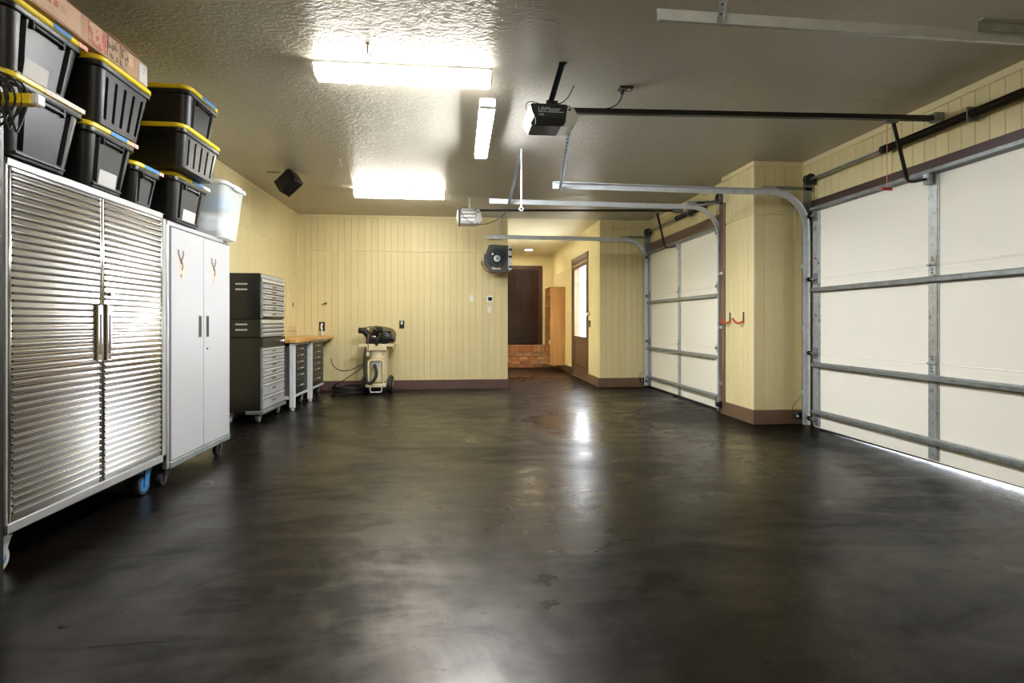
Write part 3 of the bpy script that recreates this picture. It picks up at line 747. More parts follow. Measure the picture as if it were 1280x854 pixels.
b = B(); b.prism([(0.142, 2.603), (0.145, 2.603), (0.160, 2.632), (0.240, 2.632), (0.255, 2.603), (0.258, 2.603), (0.244, 2.646), (0.156, 2.646)], 'y', 3.76, 4.95); b.build('reflector', 'fixture_white', r)
for x in (0.168, 0.232): B().cyl((x, 3.80, 2.602), (x, 4.93, 2.602), 0.017, n=12).build('tube_lamp', 'e_led', r)
for ya, yb in ((3.735, 3.80), (4.93, 4.965)): B().box(0.142, 0.258, ya, yb, 2.583, 2.645, bev=0.010, seg=2).build('end_cap', 'fixture_white', r)
for ya in (3.9, 4.8):
    B().tube([(0.20, ya, 2.645), (0.20, ya, H-0.001)], 0.003, 6).build('chain', 'galv', r)
r = thing('recessed_downlight', (1.58, 12.0, H), 'warm recessed downlight in the passage ceiling', 'ceiling light')
B().lathe((1.58, 12.0, H), (0, 0, -1), [(0.08, 0.0), (0.115, 0.0), (0.115, 0.008), (0.085, 0.010)], n=24, cap=False).build('trim_ring', 'fixture_white', r)
B().cyl((1.58, 12.0, H-0.004), (1.58, 12.0, H-0.001), 0.082, n=24).build('lamp', 'e_down', r)

# ------------------------------------------------------------------ side door, house door, brick steps, shoe shelf
d3 = sempty('door_3', (AX1, 9.83, 0), 'brown side door with a tall bright glass lite')
b = B(); b.box(AX1-0.008, AX1+T, GY0-0.055, GY0+0.03, 0, GZ+0.07, bev=0.003); b.box(AX1-0.008, AX1+T, GY1-0.03, GY1+0.07, 0, GZ+0.07, bev=0.003); b.box(AX1-0.008, AX1+T, GY0-0.055, GY1+0.07, GZ-0.03, GZ+0.07, bev=0.003)
b.build('door_frame', 'door_wood', d3)
ga, gb = GY0+0.033, GY1-0.033
b = B(); X = AX1+0.002
b.box(X, X+0.045, ga, ga+0.115, 0.02, GZ-0.035, bev=0.003); b.box(X, X+0.045, gb-0.115, gb, 0.02, GZ-0.035, bev=0.003)
b.box(X, X+0.045, ga+0.11, gb-0.11, GZ-0.16, GZ-0.035, bev=0.003); b.box(X, X+0.045, ga+0.11, gb-0.11, 0.70, 0.79, bev=0.003); b.box(X, X+0.045, ga+0.11, gb-0.11, 0.02, 0.22, bev=0.003)
leaf = b.build('door_leaf', 'door_wood', d3)
b = B(); b.box(X+0.012, X+0.034, ga+0.10, gb-0.10, 0.20, 0.72); b.box(X+0.004, X+0.02, ga+0.16, gb-0.16, 0.27, 0.65, bev=0.006); b.build('lower_panel', 'door_wood', d3)
B().box(X+0.006, X+0.012, ga+0.11, gb-0.11, 0.785, GZ-0.155).build('glass_pane', 'glass', d3)
b = B(); b.lathe((X, ga+0.055, 1.20), (-1, 0, 0), [(0.033, 0), (0.033, 0.012), (0.018, 0.018), (0.018, 0.03)], n=16); b.build('deadbolt', 'chrome', d3)
r = thing('doorbell_box', (AX1, 9.02, 1.0), 'small chrome and dark latch plate on the wall beside the side door', 'latch')
b = B(); b.lathe((AX1, 9.04, 1.20), (-1, 0, 0), [(0.035, 0), (0.035, 0.012), (0.02, 0.03), (0.03, 0.05), (0.012, 0.065)], n=16); b.build('knob', 'chrome', r)
B().box(AX1-0.02, AX1, 8.99, 9.09, 0.97, 1.09, bev=0.004).build('plate', 'badge', r)
B().box(AX1-0.012, AX1+T, GY0+0.03, GY1-0.03, 0.0, 0.018, bev=0.003).build('threshold', 'galv_dark', d3)

ZS = 0.505
d4 = sempty('door_4', (1.4, AYB, ZS), 'dark mahogany house door above the brick steps')
b = B(); b.box(0.80, 0.90, AYB-0.035, AYB+0.02, ZS, 2.44, bev=0.004); b.box(1.93, 2.03, AYB-0.035, AYB+0.02, ZS, 2.44, bev=0.004); b.box(0.80, 2.03, AYB-0.036, AYB+0.02, 2.34, 2.44, bev=0.004)
b.build('door_casing', 'mahogany_trim', d4)
b = B(); b.box(0.90, 1.93, AYB-0.012, AYB+0.02, ZS, 2.34); lf = b.build('door_leaf', 'mahogany', d4)
for (x0, x1) in ((1.01, 1.37), (1.46, 1.82)):
    for (z0, z1) in ((0.66, 1.22), (1.36, 2.20)):
        B().box(x0, x1, AYB-0.020, AYB-0.010, z0, z1, bev=0.008).build('door_panel', 'mahogany', d4)
B().lathe((1.0, AYB-0.012, 1.40), (0, -1, 0), [(0.03, 0), (0.03, 0.008), (0.012, 0.014), (0.012, 0.04), (0.028, 0.05), (0.018, 0.075)], n=14).build('door_knob', 'badge', d4)

st = thing('brick_steps', (1.5, 12.4, 0), 'three orange brick steps up to the dark house door', 'steps')
sx0, sx1 = AX0+0.01, AX1-0.02
b = B()
ys = [12.10, 12.34, 12.58]; zs = [0.165, 0.335, ZS]
for k in range(3):
    b.box(sx0, sx1, ys[k]+0.02, AYB-0.04, (zs[k-1]-0.012 if k else 0), zs[k]-0.012)
b.build('mortar_core', 'mortar', st)
_br = {}
def brick(l, w, h, loc, mat):
    k = (round(l, 3), round(w, 3), round(h, 3), mat)
    if k not in _br:
        bb = B(); bb.box(-l/2, l/2, 0, w, 0, h, bev=0.006)
        me = bpy.data.meshes.new('brick'); bb.bm.to_mesh(me); bb.bm.free(); me.materials.append(M[mat]); _br[k] = me
    o = bpy.data.objects.new('brick', _br[k]); COL.objects.link(o); o.parent = st; o.location = Vector(loc) - wloc(st)
for k in range(3):
    zb = 0.0 if k == 0 else zs[k-1]
    if k < 2:
        for row in range(2):
            off = 0.0 if (row+k) % 2 else 0.105
            x = sx0 - off
            while x < sx1-0.03:
                xa, xb = max(x, sx0), min(x+0.198, sx1)
                if xb-xa > 0.03:
                    brick(xb-xa, 0.10, 0.070, ((xa+xb)/2, ys[k] + random.uniform(0, 0.006), zb+0.006+row*0.082), 'brick_a' if random.random() < 0.65 else 'brick_b')
                x += 0.209
        # tread rowlocks
        x = sx0
    else:
        x = sx0
        while x < sx1-0.04:
            brick(0.080, 0.20, 0.160, (x+0.040, ys[k]+random.uniform(0, 0.005), zb+0.006), 'brick_a' if random.random() < 0.7 else 'brick_b'); x += 0.0905
    if k < 2:
        while x < sx1-0.04:
            brick(0.080, 0.115, 0.03, (x+0.040, ys[k]+0.115, zs[k]-0.026), 'brick_b' if random.random() < 0.6 else 'brick_a'); x += 0.0905

sh = thing('shoe_shelf', (2.1, 11.55, 0.13), 'tall honey oak cubby shelf hung on the passage wall', 'shelf')
sxa, sxb, sya, syb, sza, szb = 1.945, AX1, 11.2, 11.92, 0.13, 1.82
B().box(sxa, sxb, sya, sya+0.022, sza, szb, bev=0.002).build('side_panel', 'oak', sh)
B().box(sxa, sxb, syb-0.022, syb, sza, szb, bev=0.002).build('side_panel', 'oak', sh)
B().box(sxb-0.012, sxb, sya+0.02, syb-0.02, sza, szb).build('back_panel', 'oak', sh)
for k in range(9):
    z = sza + (szb-sza-0.02)*k/8
    B().box(sxa+0.004, sxb-0.012, sya+0.02, syb-0.02, z, z+0.02, bev=0.002).build('shelf_board', 'oak_edge', sh)
B().box((sxa+0.01), sxb-0.012, (sya+syb)/2-0.008, (sya+syb)/2+0.008, sza+0.02, szb-0.02).build('divider', 'oak_edge', sh)
b = B(); b.lathe((1.99, 11.315, sza+0.02+(szb-sza-0.02)*2/8), (0, 0, 1), [(0.03, 0.001), (0.05, 0.02), (0.055, 0.05), (0.05, 0.085), (0.03, 0.11)], n=12)
tag(b.build('rolled_cloth', 'fabric_white'), 'small white bundle on a lower cubby of the oak shelf', 'bundle')

# ------------------------------------------------------------------ casters
def caster(parent, x, y, ztop, R=0.055, hub='blue', tyre='rubber', yoke='galv'):
    """swivel caster trailing toward the room (-Y); wheel axis along X"""
    b = B(); b.box(x-0.045, x+0.045, y-0.045, y+0.045, ztop-0.008, ztop, bev=0.002); b.cyl((x, y, ztop-0.008), (x, y, ztop-0.03), 0.028, n=14)
    yw = y-0.03; zc = R
    for sx in (-1, 1):
        b.loft([[(x+sx*0.020, y-0.03, ztop-0.028), (x+sx*0.020, y+0.03, ztop-0.028), (x+sx*0.020, yw+0.016, zc-0.012), (x+sx*0.020, yw-0.016, zc-0.012)],
                [(x+sx*0.024, y-0.03, ztop-0.028), (x+sx*0.024, y+0.03, ztop-0.028), (x+sx*0.024, yw+0.016, zc-0.012), (x+sx*0.024, yw-0.016, zc-0.012)]])
    b.box(x-0.024, x+0.024, y-0.032, y+0.032, ztop-0.034, ztop-0.026)
    c = b.build('caster', yoke, parent)
    b = B(); b.lathe((x-0.016, yw, zc), (1, 0, 0), [(R*0.66, 0), (R*0.93, 0.0), (R, 0.006), (R, 0.026), (R*0.93, 0.032), (R*0.66, 0.032)], n=22); b.build('tyre', tyre, c)
    b = B(); b.lathe((x-0.0185, yw, zc), (1, 0, 0), [(R*0.2, 0), (R*0.68, 0.002), (R*0.68, 0.035), (R*0.2, 0.037)], n=18); b.build('hub', hub, c)
    b = B(); b.cyl((x-0.028, yw, zc), (x+0.028, yw, zc), 0.006, n=8); b.build('axle', 'chrome', c)
    return c

# ------------------------------------------------------------------ ribbed stainless cabinet
SX, SY0, SY1, SZ0, SZ1, SB = -1.87, 2.368, 3.565, 0.175, 1.742, -2.44
sc = thing('steel_cabinet', ((SX+SB)/2, (SY0+SY1)/2, 0), 'large ribbed stainless steel storage cabinet with double doors on casters', 'cabinet')
b = B()
b.box(SB, SX-0.02, SY0, SY0+0.012, SZ0, SZ1); b.box(SB, SX-0.02, SY1-0.012, SY1, SZ0, SZ1); b.box(SB, SB+0.012, SY0, SY1, SZ0, SZ1)
b.box(SB, SX-0.02, SY0, SY1, SZ0, SZ0+0.012); b.box(SB, SX-0.02, SY0, SY1, SZ1-0.012, SZ1)
b.build('body', 'drawer_silver', sc)
b = B()
b.box(SX-0.03, SX+0.012, SY0, SY1, SZ1-0.036, SZ1, bev=0.003); b.box(SX-0.03, SX+0.012, SY0, SY1, SZ0, SZ0+0.042, bev=0.003)
b.box(SX-0.03, SX+0.012, SY0, SY0+0.014, SZ0, SZ1, bev=0.003); b.box(SX-0.03, SX+0.012, SY1-0.040, SY1, SZ0, SZ1, bev=0.003)
b.build('face_frame', 'steel_frame', sc)
ym = (SY0+SY1)/2 - 0.005
for (ya, yb, hy) in ((SY0+0.017, ym-0.002, ym-0.052), (ym+0.002, SY1-0.044, ym+0.020)):
    z0, z1 = SZ0+0.046, SZ1-0.040
    prof = []; n = 46; p = (z1-z0-0.02)/n
    prof.append((SX+0.010, z0)); z = z0+0.01
    for k in range(n):
        zz = z + k*p
        prof += [(SX+0.0100, zz+p*0.06), (SX+0.0112, zz+p*0.30), (SX+0.0112, zz+p*0.52), (SX+0.0112, zz+p*0.62), (SX+0.0175, zz+p*0.72), (SX+0.0188, zz+p*0.80), (SX+0.0175, zz+p*0.88), (SX+0.0108, zz+p*0.97)]
    prof.append((SX+0.010, z1))
    b = B(); yi0, yi1 = ya+0.016, yb-0.016
    b.loft([[(x, yi0, zz) for x, zz in prof], [(x, yi1, zz) for x, zz in prof]], cap=False, closed=False)
    b.box(SX-0.02, SX+0.006, ya, yb, z0, z1); b.box(SX+0.006, SX+0.0135, ya, yi0+0.001, z0, z1, bev=0.002); b.box(SX+0.006, SX+0.0135, yi1-0.001, yb, z0, z1, bev=0.002)
    d = b.build('door', 'stainless', sc, angle=50)
    b = B(); b.box(SX+0.012, SX+0.026, hy, hy+0.034, 0.855, 1.145, bev=0.004); h = b.build('handle', 'chrome', d)
    b = B(); b.prism([(hy+0.017+0.0095*math.cos(a), (0.995 + (0.095 if math.sin(a) > 0 else -0.095)) + 0.0095*math.sin(a)) for a in [i*math.pi/8+0.001 for i in range(16)]], 'x', SX+0.0255, SX+0.0275)
    b.build('handle_slot', 'mauve', h)
B().cyl((SX+0.013, ym+0.055, 1.205), (SX+0.030, ym+0.055, 1.205), 0.011, n=14).build('lock', 'chrome', sc)
for x in (SX-0.06, SB+0.07):
    for y, hb in ((SY0+0.065, 'blue'), (SY1-0.10, 'blue')):
        caster(sc, x, y, SZ0, 0.062, hb, 'wheel_tan' if y < 3 else 'rubber', 'galv' if y < 3 else 'blue')

# ------------------------------------------------------------------ white tread-plate cabinet
WX, WY0, WY1, WZ0, WZ1 = -1.875, 3.60, 4.535, 0.095, 1.715
wc = thing('tread_plate_cabinet', ((WX+SB)/2, (WY0+WY1)/2, 0), 'tall white tread-plate cabinet with double doors beside the steel cabinet', 'cabinet')
b = B(); b.box(SB, WX-0.018, WY0+0.004, WY1-0.004, WZ0+0.03, WZ1-0.004); b.build('body', 'navy', wc)
b = B()
b.box(WX-0.03, WX+0.004, WY0, WY0+0.032, WZ0+0.012, WZ1, bev=0.008, seg=2); b.box(WX-0.03, WX+0.004, WY1-0.022, WY1, WZ0+0.012, WZ1, bev=0.006, seg=2)
b.box(WX-0.03, WX+0.006, WY0, WY1, WZ1-0.032, WZ1, bev=0.004); b.build('face_frame', 'drawer_silver', wc)
B().box(WX-0.02, WX+0.012, WY0+0.03, WY1-0.01, WZ0+0.006, WZ0+0.052, bev=0.006).build('kick_rail', 'galv_dark', wc)
B().box(WX+0.002, WX+0.008, WY1-0.13, WY1-0.05, WZ1-0.027, WZ1-0.008, bev=0.002).build('badge', 'badge', wc)
wm = (WY0+WY1)/2 + 0.008
for (ya, yb, hy, ey) in ((WY0+0.040, wm-0.003, wm-0.075, 3.76), (wm+0.003, WY1-0.026, wm+0.038, 4.235)):
    b = B(); b.box(WX-0.012, WX+0.010, ya, yb, WZ0+0.056, WZ1-0.038, bev=0.004)
    d = b.build('door', 'plate', wc)
    b = B(); b.box(WX+0.009, WX+0.014, hy, hy+0.040, 0.945, 1.105, bev=0.002); h = b.build('handle', 'chrome', d)
    B().box(WX+0.013, WX+0.0155, hy+0.006, hy+0.034, 0.955, 1.095, bev=0.001).build('handle_recess', 'hole', h)
    z = 1.455; x = WX+0.0102
    b = B()
    b.tube([(x, ey-0.034, z+0.085), (x, ey-0.030, z+0.055), (x, ey-0.012, z+0.025), (x, ey+0.006, z-0.005)], 0.0115, 6)
    b.tube([(x, ey+0.030, z+0.085), (x, ey+0.030, z+0.055), (x, ey+0.010, z+0.022), (x, ey-0.004, z)], 0.010, 6)
    b.tube([(x, ey+0.012, z+0.01), (x, ey+0.024, z-0.022), (x, ey+0.012, z-0.05)], 0.010, 6)
    e1 = b.build('emblem', 'emblem_dark', d)
    for v in e1.data.vertices: v.co.x = (x - wloc(e1).x) + max(0.0, min(0.0012, v.co.x - (x - wloc(e1).x)))
    b = B()
    b.tube([(x, ey-0.012, z+0.03), (x, ey-0.036, z-0.02), (x, ey-0.022, z-0.07), (x, ey+0.004, z-0.10)], 0.012, 6)
    b.tube([(x, ey+0.018, z+0.02), (x, ey+0.030, z-0.03), (x, ey+0.020, z-0.075), (x, ey+0.004, z-0.10)], 0.012, 6)
    b.tube([(x, ey-0.006, z-0.02), (x, ey, z-0.06), (x, ey+0.004, z-0.09)], 0.012, 6)
    e2 = b.build('emblem', 'emblem_tan', d)
    for v in e2.data.vertices: v.co.x = (x - wloc(e2).x) + max(0.0, min(0.0010, v.co.x - (x - wloc(e2).x)))
B().cyl((WX+0.010, wm+0.055, 0.86), (WX+0.014, wm+0.055, 0.86), 0.008, n=12).build('lock', 'dark_metal', wc)
for y in (WY0+0.06, WY1-0.09):
    for x in (WX-0.045, SB+0.06): caster(wc, x, y, WZ0+0.03, 0.045, 'rubber', 'rubber', 'dark_metal')

# ------------------------------------------------------------------ totes
def rr(x0, x1, y0, y1, r, z, notches=(), depth=0.0, nw=0.03):
    pts = []
    n = 5
    pts.append((x1, y0+r, z))
    for yc in notches:
        c = y0 + (y1-y0)*yc
        e = nw*0.18
        pts += [(x1, c-nw/2, z), (x1-depth, c-nw/2+e, z), (x1-depth, c+nw/2-e, z), (x1, c+nw/2, z)]
    def arc(cx, cy, a0):
        for i in range(n+1):
            a = a0 + math.pi/2*i/n
            pts.append((cx+r*math.cos(a), cy+r*math.sin(a), z))
    arc(x1-r, y1-r, 0); arc(x0+r, y1-r, math.pi/2); arc(x0+r, y0+r, math.pi)
    for i in range(n):
        a = 1.5*math.pi + math.pi/2*i/n
        pts.append((x1-r+r*math.cos(a), y0+r+r*math.sin(a), z))
    return pts

def tote(x1, y0, y1, z0, z1, label, style='end', depth=0.60, stickers=(), tlabel=None, r=0.05, taper=0.045, lipz=0.033):
    x0 = x1 - depth
    t = thing('storage_tote', ((x0+x1)/2, (y0+y1)/2, z0), label, 'tote', 'black totes with yellow lids')
    if style == 'end': nt, nw, nd = (0.20, 0.80), 0.032, 0.016
    else: nt, nw, nd = (0.16, 0.33, 0.50, 0.67, 0.84), 0.022, 0.016
    zt = z1 - lipz
    def ring(f, z, d):
        i = 0.020 + taper*(1-f)
        return rr(x0+i, x1-i*0.8, y0+i, y1-i, r, z, nt, d, nw)
    rings = []
    hh = zt-z0
    for f, d, ex in ((0.0, 0, 0.006), (0.02, 0, 0), (0.10, 0, 0), (0.115, nd, 0), (0.80 if style == 'rib' else 0.90, nd, 0), (0.82 if style == 'rib' else 0.92, 0, 0), (1.0, 0, 0)):
        rings.append(ring(f, z0+0.001+hh*f, d))
    b = B(); b.loft(rings); body = b.build('body', 'black_plastic', t, angle=28)
    # collar and handle below the lid
    b = B(); b.loft([rr(x0+0.014, x1-0.012, y0+0.014, y1-0.014, r, zt-0.022), rr(x0+0.010, x1-0.008, y0+0.010, y1-0.010, r, zt-0.016), rr(x0+0.010, x1-0.008, y0+0.010, y1-0.010, r, zt+0.004)])
    b.build('collar', 'black_plastic', t)
    ymid = (y0+y1)/2; w = (y1-y0)*0.17
    if style == 'end':
        b = B(); b.box(x1-0.040, x1-0.004, ymid-w, ymid+w, zt-0.046, zt-0.034, bev=0.003); b.box(x1-0.05, x1-0.008, ymid-w*1.15, ymid-w, zt-0.055, zt-0.01, bev=0.003); b.box(x1-0.05, x1-0.008, ymid+w, ymid+w*1.15, zt-0.055, zt-0.01, bev=0.003)
        b.build('handle', 'black_plastic', t)
        b = B(); b.box(x1-0.05, x1-0.040, y0+0.10, y1-0.10, z0+0.012, z0+0.022, bev=0.002); b.build('foot_lip', 'black_plastic', t)
    b = B()
    b.loft([rr(x0+0.006, x1-0.006, y0+0.006, y1-0.006, r+0.02, zt+0.004), rr(x0, x1, y0, y1, r+0.02, zt+0.010), rr(x0, x1, y0, y1, r+0.02, z1-0.008), rr(x0+0.007, x1-0.007, y0+0.007, y1-0.007, r+0.02, z1-0.001),
            rr(x0+0.030, x1-0.030, y0+0.030, y1-0.030, r+0.01, z1-0.001), rr(x0+0.036, x1-0.036, y0+0.036, y1-0.036, r+0.01, z1-0.010)])
    lid = b.build('lid', 'yellow', t)
    for (f0, f1, mt) in stickers:
        B().box(x1-0.004, x1+0.0014, y0+(y1-y0)*f0, y0+(y1-y0)*f1, zt+0.007, z1-0.005, bev=0.0005).build('sticker', mt, lid)
    if tlabel:
        (f0, f1, zf0, zf1) = tlabel
        i0 = (0.020+taper*(1-zf0))*0.8; i1 = (0.020+taper*(1-zf1))*0.8
        xa = x1-i0; xb = x1-i1
        b = B(); ya = y0+(y1-y0)*f0; yb = y0+(y1-y0)*f1; za = z0+hh*zf0; zb = z0+hh*zf1
        b.loft([[(xa, ya, za), (xa, yb, za), (xb, yb, zb), (xb, ya, zb)], [(xa+0.0015, ya, za), (xa+0.0015, yb, za), (xb+0.0015, yb, zb), (xb+0.0015, ya, zb)]])
        b.build('paper_label', 'label_white', t)
    return t
tote(-1.785, 2.275, 2.755, 1.744, 2.075, 'black tote at the cabinet end behind the yellow arm, bottom of its stack', stickers=((0.42, 0.93, 'sticker_white'),))
tote(-1.785, 2.280, 2.750, 2.076, 2.385, 'black tote under the long cardboard box, at the top left corner', stickers=((0.52, 0.75, 'sticker_blue'), (0.85, 0.98, 'sticker_pink')), tlabel=(0.30, 0.58, 0.05, 0.36))
tote(-1.80, 2.765, 3.190, 1.744, 2.055, 'black tote with a low white label under the many-ribbed tote', stickers=((0.40, 0.72, 'sticker_blue'), (0.76, 0.95, 'sticker_pink')), tlabel=(0.34, 0.66, 0.06, 0.36))
tote(-1.745, 2.757, 3.245, 2.056, 2.375, 'many-ribbed black tote carrying the far end of the cardboard box', style='rib')
tote(-1.835, 3.200, 3.500, 1.744, 1.985, 'smallest black tote, at the far end of the steel cabinet top', stickers=((0.32, 0.80, 'sticker_blue'), (0.82, 0.98, 'sticker_pink')), r=0.04, taper=0.035)
tote(-1.80, 3.560, 4.050, 1.717, 2.025, 'black tote with a white label on the white cabinet, bottom of three', stickers=((0.44, 0.78, 'sticker_blue'), (0.80, 0.96, 'sticker_white')), tlabel=(0.36, 0.70, 0.05, 0.36))
tote(-1.675, 3.415, 3.955, 2.026, 2.283, 'many-ribbed black tote in the middle of the stack on the white cabinet', style='rib', depth=0.66, taper=0.035)
tote(-1.675, 3.475, 3.920, 2.284, 2.545, 'topmost black tote on the stack over the white cabinet', depth=0.66, taper=0.035, stickers=((0.38, 0.80, 'sticker_blue'),))

# cardboard box lying across two totes
cb = thing('cardboard_box', (-1.95, 2.70, 2.386), 'long flat brown cardboard box lying across the top totes', 'box')
B().box(-2.30, -1.765, 2.10, 3.195, 2.3865, 2.512, bev=0.004).build('carton', 'cardboard', cb)
x = -1.7645
for (ya, yb, za, zb, mt) in ((2.115, 2.66, 2.396, 2.503, 'cardboard_light'), (2.715, 2.845, 2.398, 2.503, 'print_red'), (2.85, 2.93, 2.400, 2.503, 'print_brown'), (2.95, 3.02, 2.398, 2.500, 'print_brown'), (3.02, 3.06, 2.430, 2.500, 'cardboard_light'), (3.115, 3.19, 2.395, 2.495, 'carton_label')):
    B().box(x-0.0005, x+0.0012, ya, yb, za, zb).build('printed_panel', mt, cb)
b = B()
for k in range(9): b.box(x+0.001, x+0.0018, 2.20+k*0.042, 2.228+k*0.042, 2.440+0.003*(k % 2), 2.470+0.004*((k*3) % 3))
b.build('red_print', 'print_red', cb)['kind'] = 'stuff'
B().box(-2.30, -1.76, 2.85, 3.10, 2.5122, 2.516, bev=0.001).build('flap', 'cardboard', cb)

# milky bin
mb = thing('clear_bin', (-2.05, 4.41, 1.717), 'milky clear lidded bin of cloth at the far end of the white cabinet', 'bin')
def bring(f, z, ins=0.0):
    i = 0.016+0.05*(1-f)+ins
    return rr(-2.30+i, -1.775-i*0.8, 4.215+i, 4.640-i, 0.045, z)
b = B(); b.loft([bring(0, 1.718), bring(0.02, 1.7185), bring(1, 2.115)], cap=True)
b.build('body', 'milky', mb, angle=40)
b = B(); b.loft([rr(-2.302, -1.773, 4.213, 4.642, 0.055, 2.112), rr(-2.306, -1.769, 4.209, 4.646, 0.055, 2.118), rr(-2.306, -1.769, 4.209, 4.646, 0.055, 2.138), rr(-2.29, -1.785, 4.225, 4.63, 0.05, 2.150), rr(-2.26, -1.815, 4.255, 4.60, 0.05, 2.150)])
b.build('lid', 'milky', mb)
B().box(-1.79, -1.760, 4.36, 4.50, 2.105, 2.142, bev=0.006).build('latch', 'lens', mb)
rg = random.Random(3)
def lump(name, c, s, mat, seed):
    bm = bmesh.new(); bmesh.ops.create_icosphere(bm, subdivisions=3, radius=1)
    q = random.Random(seed); ph = [q.uniform(0, 6) for _ in range(6)]
    for v in bm.verts:
        k = 1 + 0.10*math.sin(5*v.co.x+ph[0]) + 0.08*math.sin(6*v.co.y+ph[1]) + 0.08*math.sin(7*v.co.z+ph[2])
        v.co = Vector((c[0]+v.co.x*s[0]*k, c[1]+v.co.y*s[1]*k, c[2]+v.co.z*s[2]*k))
    b = B(); b.bm.free(); b.bm = bm
    return b.build(name, mat, None)
tag(lump('folded_cloth', (-2.03, 4.43, 1.83), (0.175, 0.125, 0.10), 'fabric_white', 1), 'crumpled white cloth seen low inside the milky bin', 'cloth')
tag(lump('folded_cloth', (-1.96, 4.45, 2.01), (0.135, 0.13, 0.07), 'fabric_blue', 2), 'blue cloth seen high inside the milky bin', 'cloth')

# ------------------------------------------------------------------ rack at the left edge with a yellow arm and cable
rk = thing('storage_rack', (-2.0, 1.75, 0), 'black slotted steel rack post at the left edge of the picture', 'rack')
def post(x0, y0, ztop):
    b = B(); b.box(x0, x0+0.045, y0, y0+0.004, 0, ztop); b.box(x0+0.041, x0+0.045, y0, y0+0.045, 0, ztop); b.box(x0, x0+0.045, y0-0.0, y0+0.01, 0, 0.01)
    p = b.build('post', 'dark_metal', rk)
    b = B(); z = 0.06
    while z < ztop-0.04:
        b.prism([(y0+0.014, z), (y0+0.034, z+0.006), (y0+0.030, z+0.030), (y0+0.018, z+0.034)], 'x', x0+0.0448, x0+0.0462); z += 0.076
    b.build('post_slots', 'rubber', p)['kind'] = 'stuff'
post(-1.820, 2.209, 1.97); post(-2.44, 2.205, 1.97); post(-1.822, 1.0, 1.97); post(-2.44, 1.0, 1.97)
for z in (0.35, 0.95, 1.55):
    B().box(-2.43, -1.79, 1.01, 2.20, z, z+0.02).build('shelf_deck', 'oak_edge', rk)
    B().box(-1.795, -1.780, 1.01, 2.205, z-0.045, z+0.02, bev=0.003).build('beam', 'dark_metal', rk)
ya = thing('yellow_arm', (-1.78, 2.18, 1.89), 'yellow square steel arm with a white end cap jutting from the rack', 'bracket')
B().box(-1.90, -1.602, 2.150, 2.190, 1.876, 1.916, bev=0.003).build('bar', 'yellow', ya)
B().box(-1.602, -1.576, 2.148, 2.192, 1.874, 1.918, bev=0.006).build('end_cap', 'fixture_white', ya)
b = B(); q = random.Random(5)
for k in range(6):
    x = -1.80 + 0.027*k; R = 0.085+0.015*q.random(); zc = 1.905 - R*0.35 + 0.02*q.random()
    b.tube([(x+0.012*math.sin(2*a), 2.17+0.040*math.cos(a)*1.1, zc+R*math.sin(a)) for a in [i*2*math.pi/20 for i in range(21)]], 0.004, 6)
for k in range(4):
    R = 0.05+0.018*k
    b.tube([(-1.745+R*1.1*math.cos(a), 2.135+0.006*k, 1.905-0.012+R*math.sin(a)) for a in [i*2*math.pi/20 for i in range(21)]], 0.0038, 6)
tag(b.build('cable_coil', 'rubber'), 'coil of thin black cable hung on the yellow arm', 'cable')

# ------------------------------------------------------------------ tool chests
TX, TY0, TY1, TB = -2.045, 5.72, 6.43, -2.44
def drawers(parent, zlist, x, y0, y1, mat='drawer_silver', badge=True):
    for i, (za, zb) in enumerate(zlist):
        b = B(); b.box(x-0.01, x+0.008, y0, y1, za, zb, bev=0.002); d = b.build('drawer', mat, parent)
        b = B(); b.prism([(x+0.007, zb-0.004), (x+0.020, zb-0.006), (x+0.022, zb-0.013), (x+0.008, zb-0.018)], 'y', y0+0.01, y1-0.01); b.build('drawer_pull', 'drawer_bright', d)
        if badge: B().box(x+0.008, x+0.0095, (y0+y1)/2-0.055, (y0+y1)/2+0.055, (za+zb)/2-0.014, (za+zb)/2+0.004).build('badge', 'badge', d)
def stackrows(z0, z1, hs, gap=0.008):
    tot = sum(hs); k = (z1-z0-gap*(len(hs)-1))/tot; out = []; z = z1
    for h in hs:
        out.append((z-h*k, z)); z -= h*k+gap
    return out
def vents(parent, y, zc, xs):
    for z in (zc+0.028, zc-0.028):
        B().prism([(xs-0.055, z-0.008), (xs+0.055, z-0.008), (xs+0.060, z), (xs+0.055, z+0.008), (xs-0.055, z+0.008), (xs-0.060, z)], 'y', y-0.006, y+0.001).build('vent', 'drawer_silver', parent)
zc1, zc2, zc3 = 0.845, 1.088, 1.568
t1 = thing('tool_chest', (TX-0.2, (TY0+TY1)/2, zc2), 'black six-drawer top tool chest, uppermost of the tool stack', 'tool chest')
b = B(); b.box(TB, TX-0.012, TY0, TY1, zc2, zc3, bev=0.012, seg=2); b.build('case', 'tool_black', t1)
B().box(TX-0.014, TX+0.006, TY0+0.006, TY1-0.006, zc3-0.055, zc3-0.010, bev=0.006).build('lid_front', 'drawer_silver', t1)
B().box(TX-0.014, TX+0.004, TY0+0.004, TY1-0.004, zc3-0.090, zc3-0.058, bev=0.003).build('trim_strip', 'drawer_bright', t1)
for y in (TY0+0.004, TY1-0.026): B().box(TX-0.014, TX+0.003, y, y+0.022, zc2+0.01, zc3-0.06, bev=0.002).build('corner_post', 'galv_dark', t1)
drawers(t1, stackrows(zc2+0.03, zc3-0.105, [1, 1, 1, 1, 1, 1.35], 0.014), TX, TY0+0.032, TY1-0.032)
vents(t1, TY0, 1.425, -2.245)
t2 = thing('tool_chest', (TX-0.2, (TY0+TY1)/2, zc1), 'black three-drawer middle tool chest between top chest and rolling cabinet', 'tool chest')
b = B(); b.box(TB, TX-0.012, TY0, TY1, zc1+0.052, zc2-0.0005, bev=0.006); b.build('case', 'tool_black', t2)
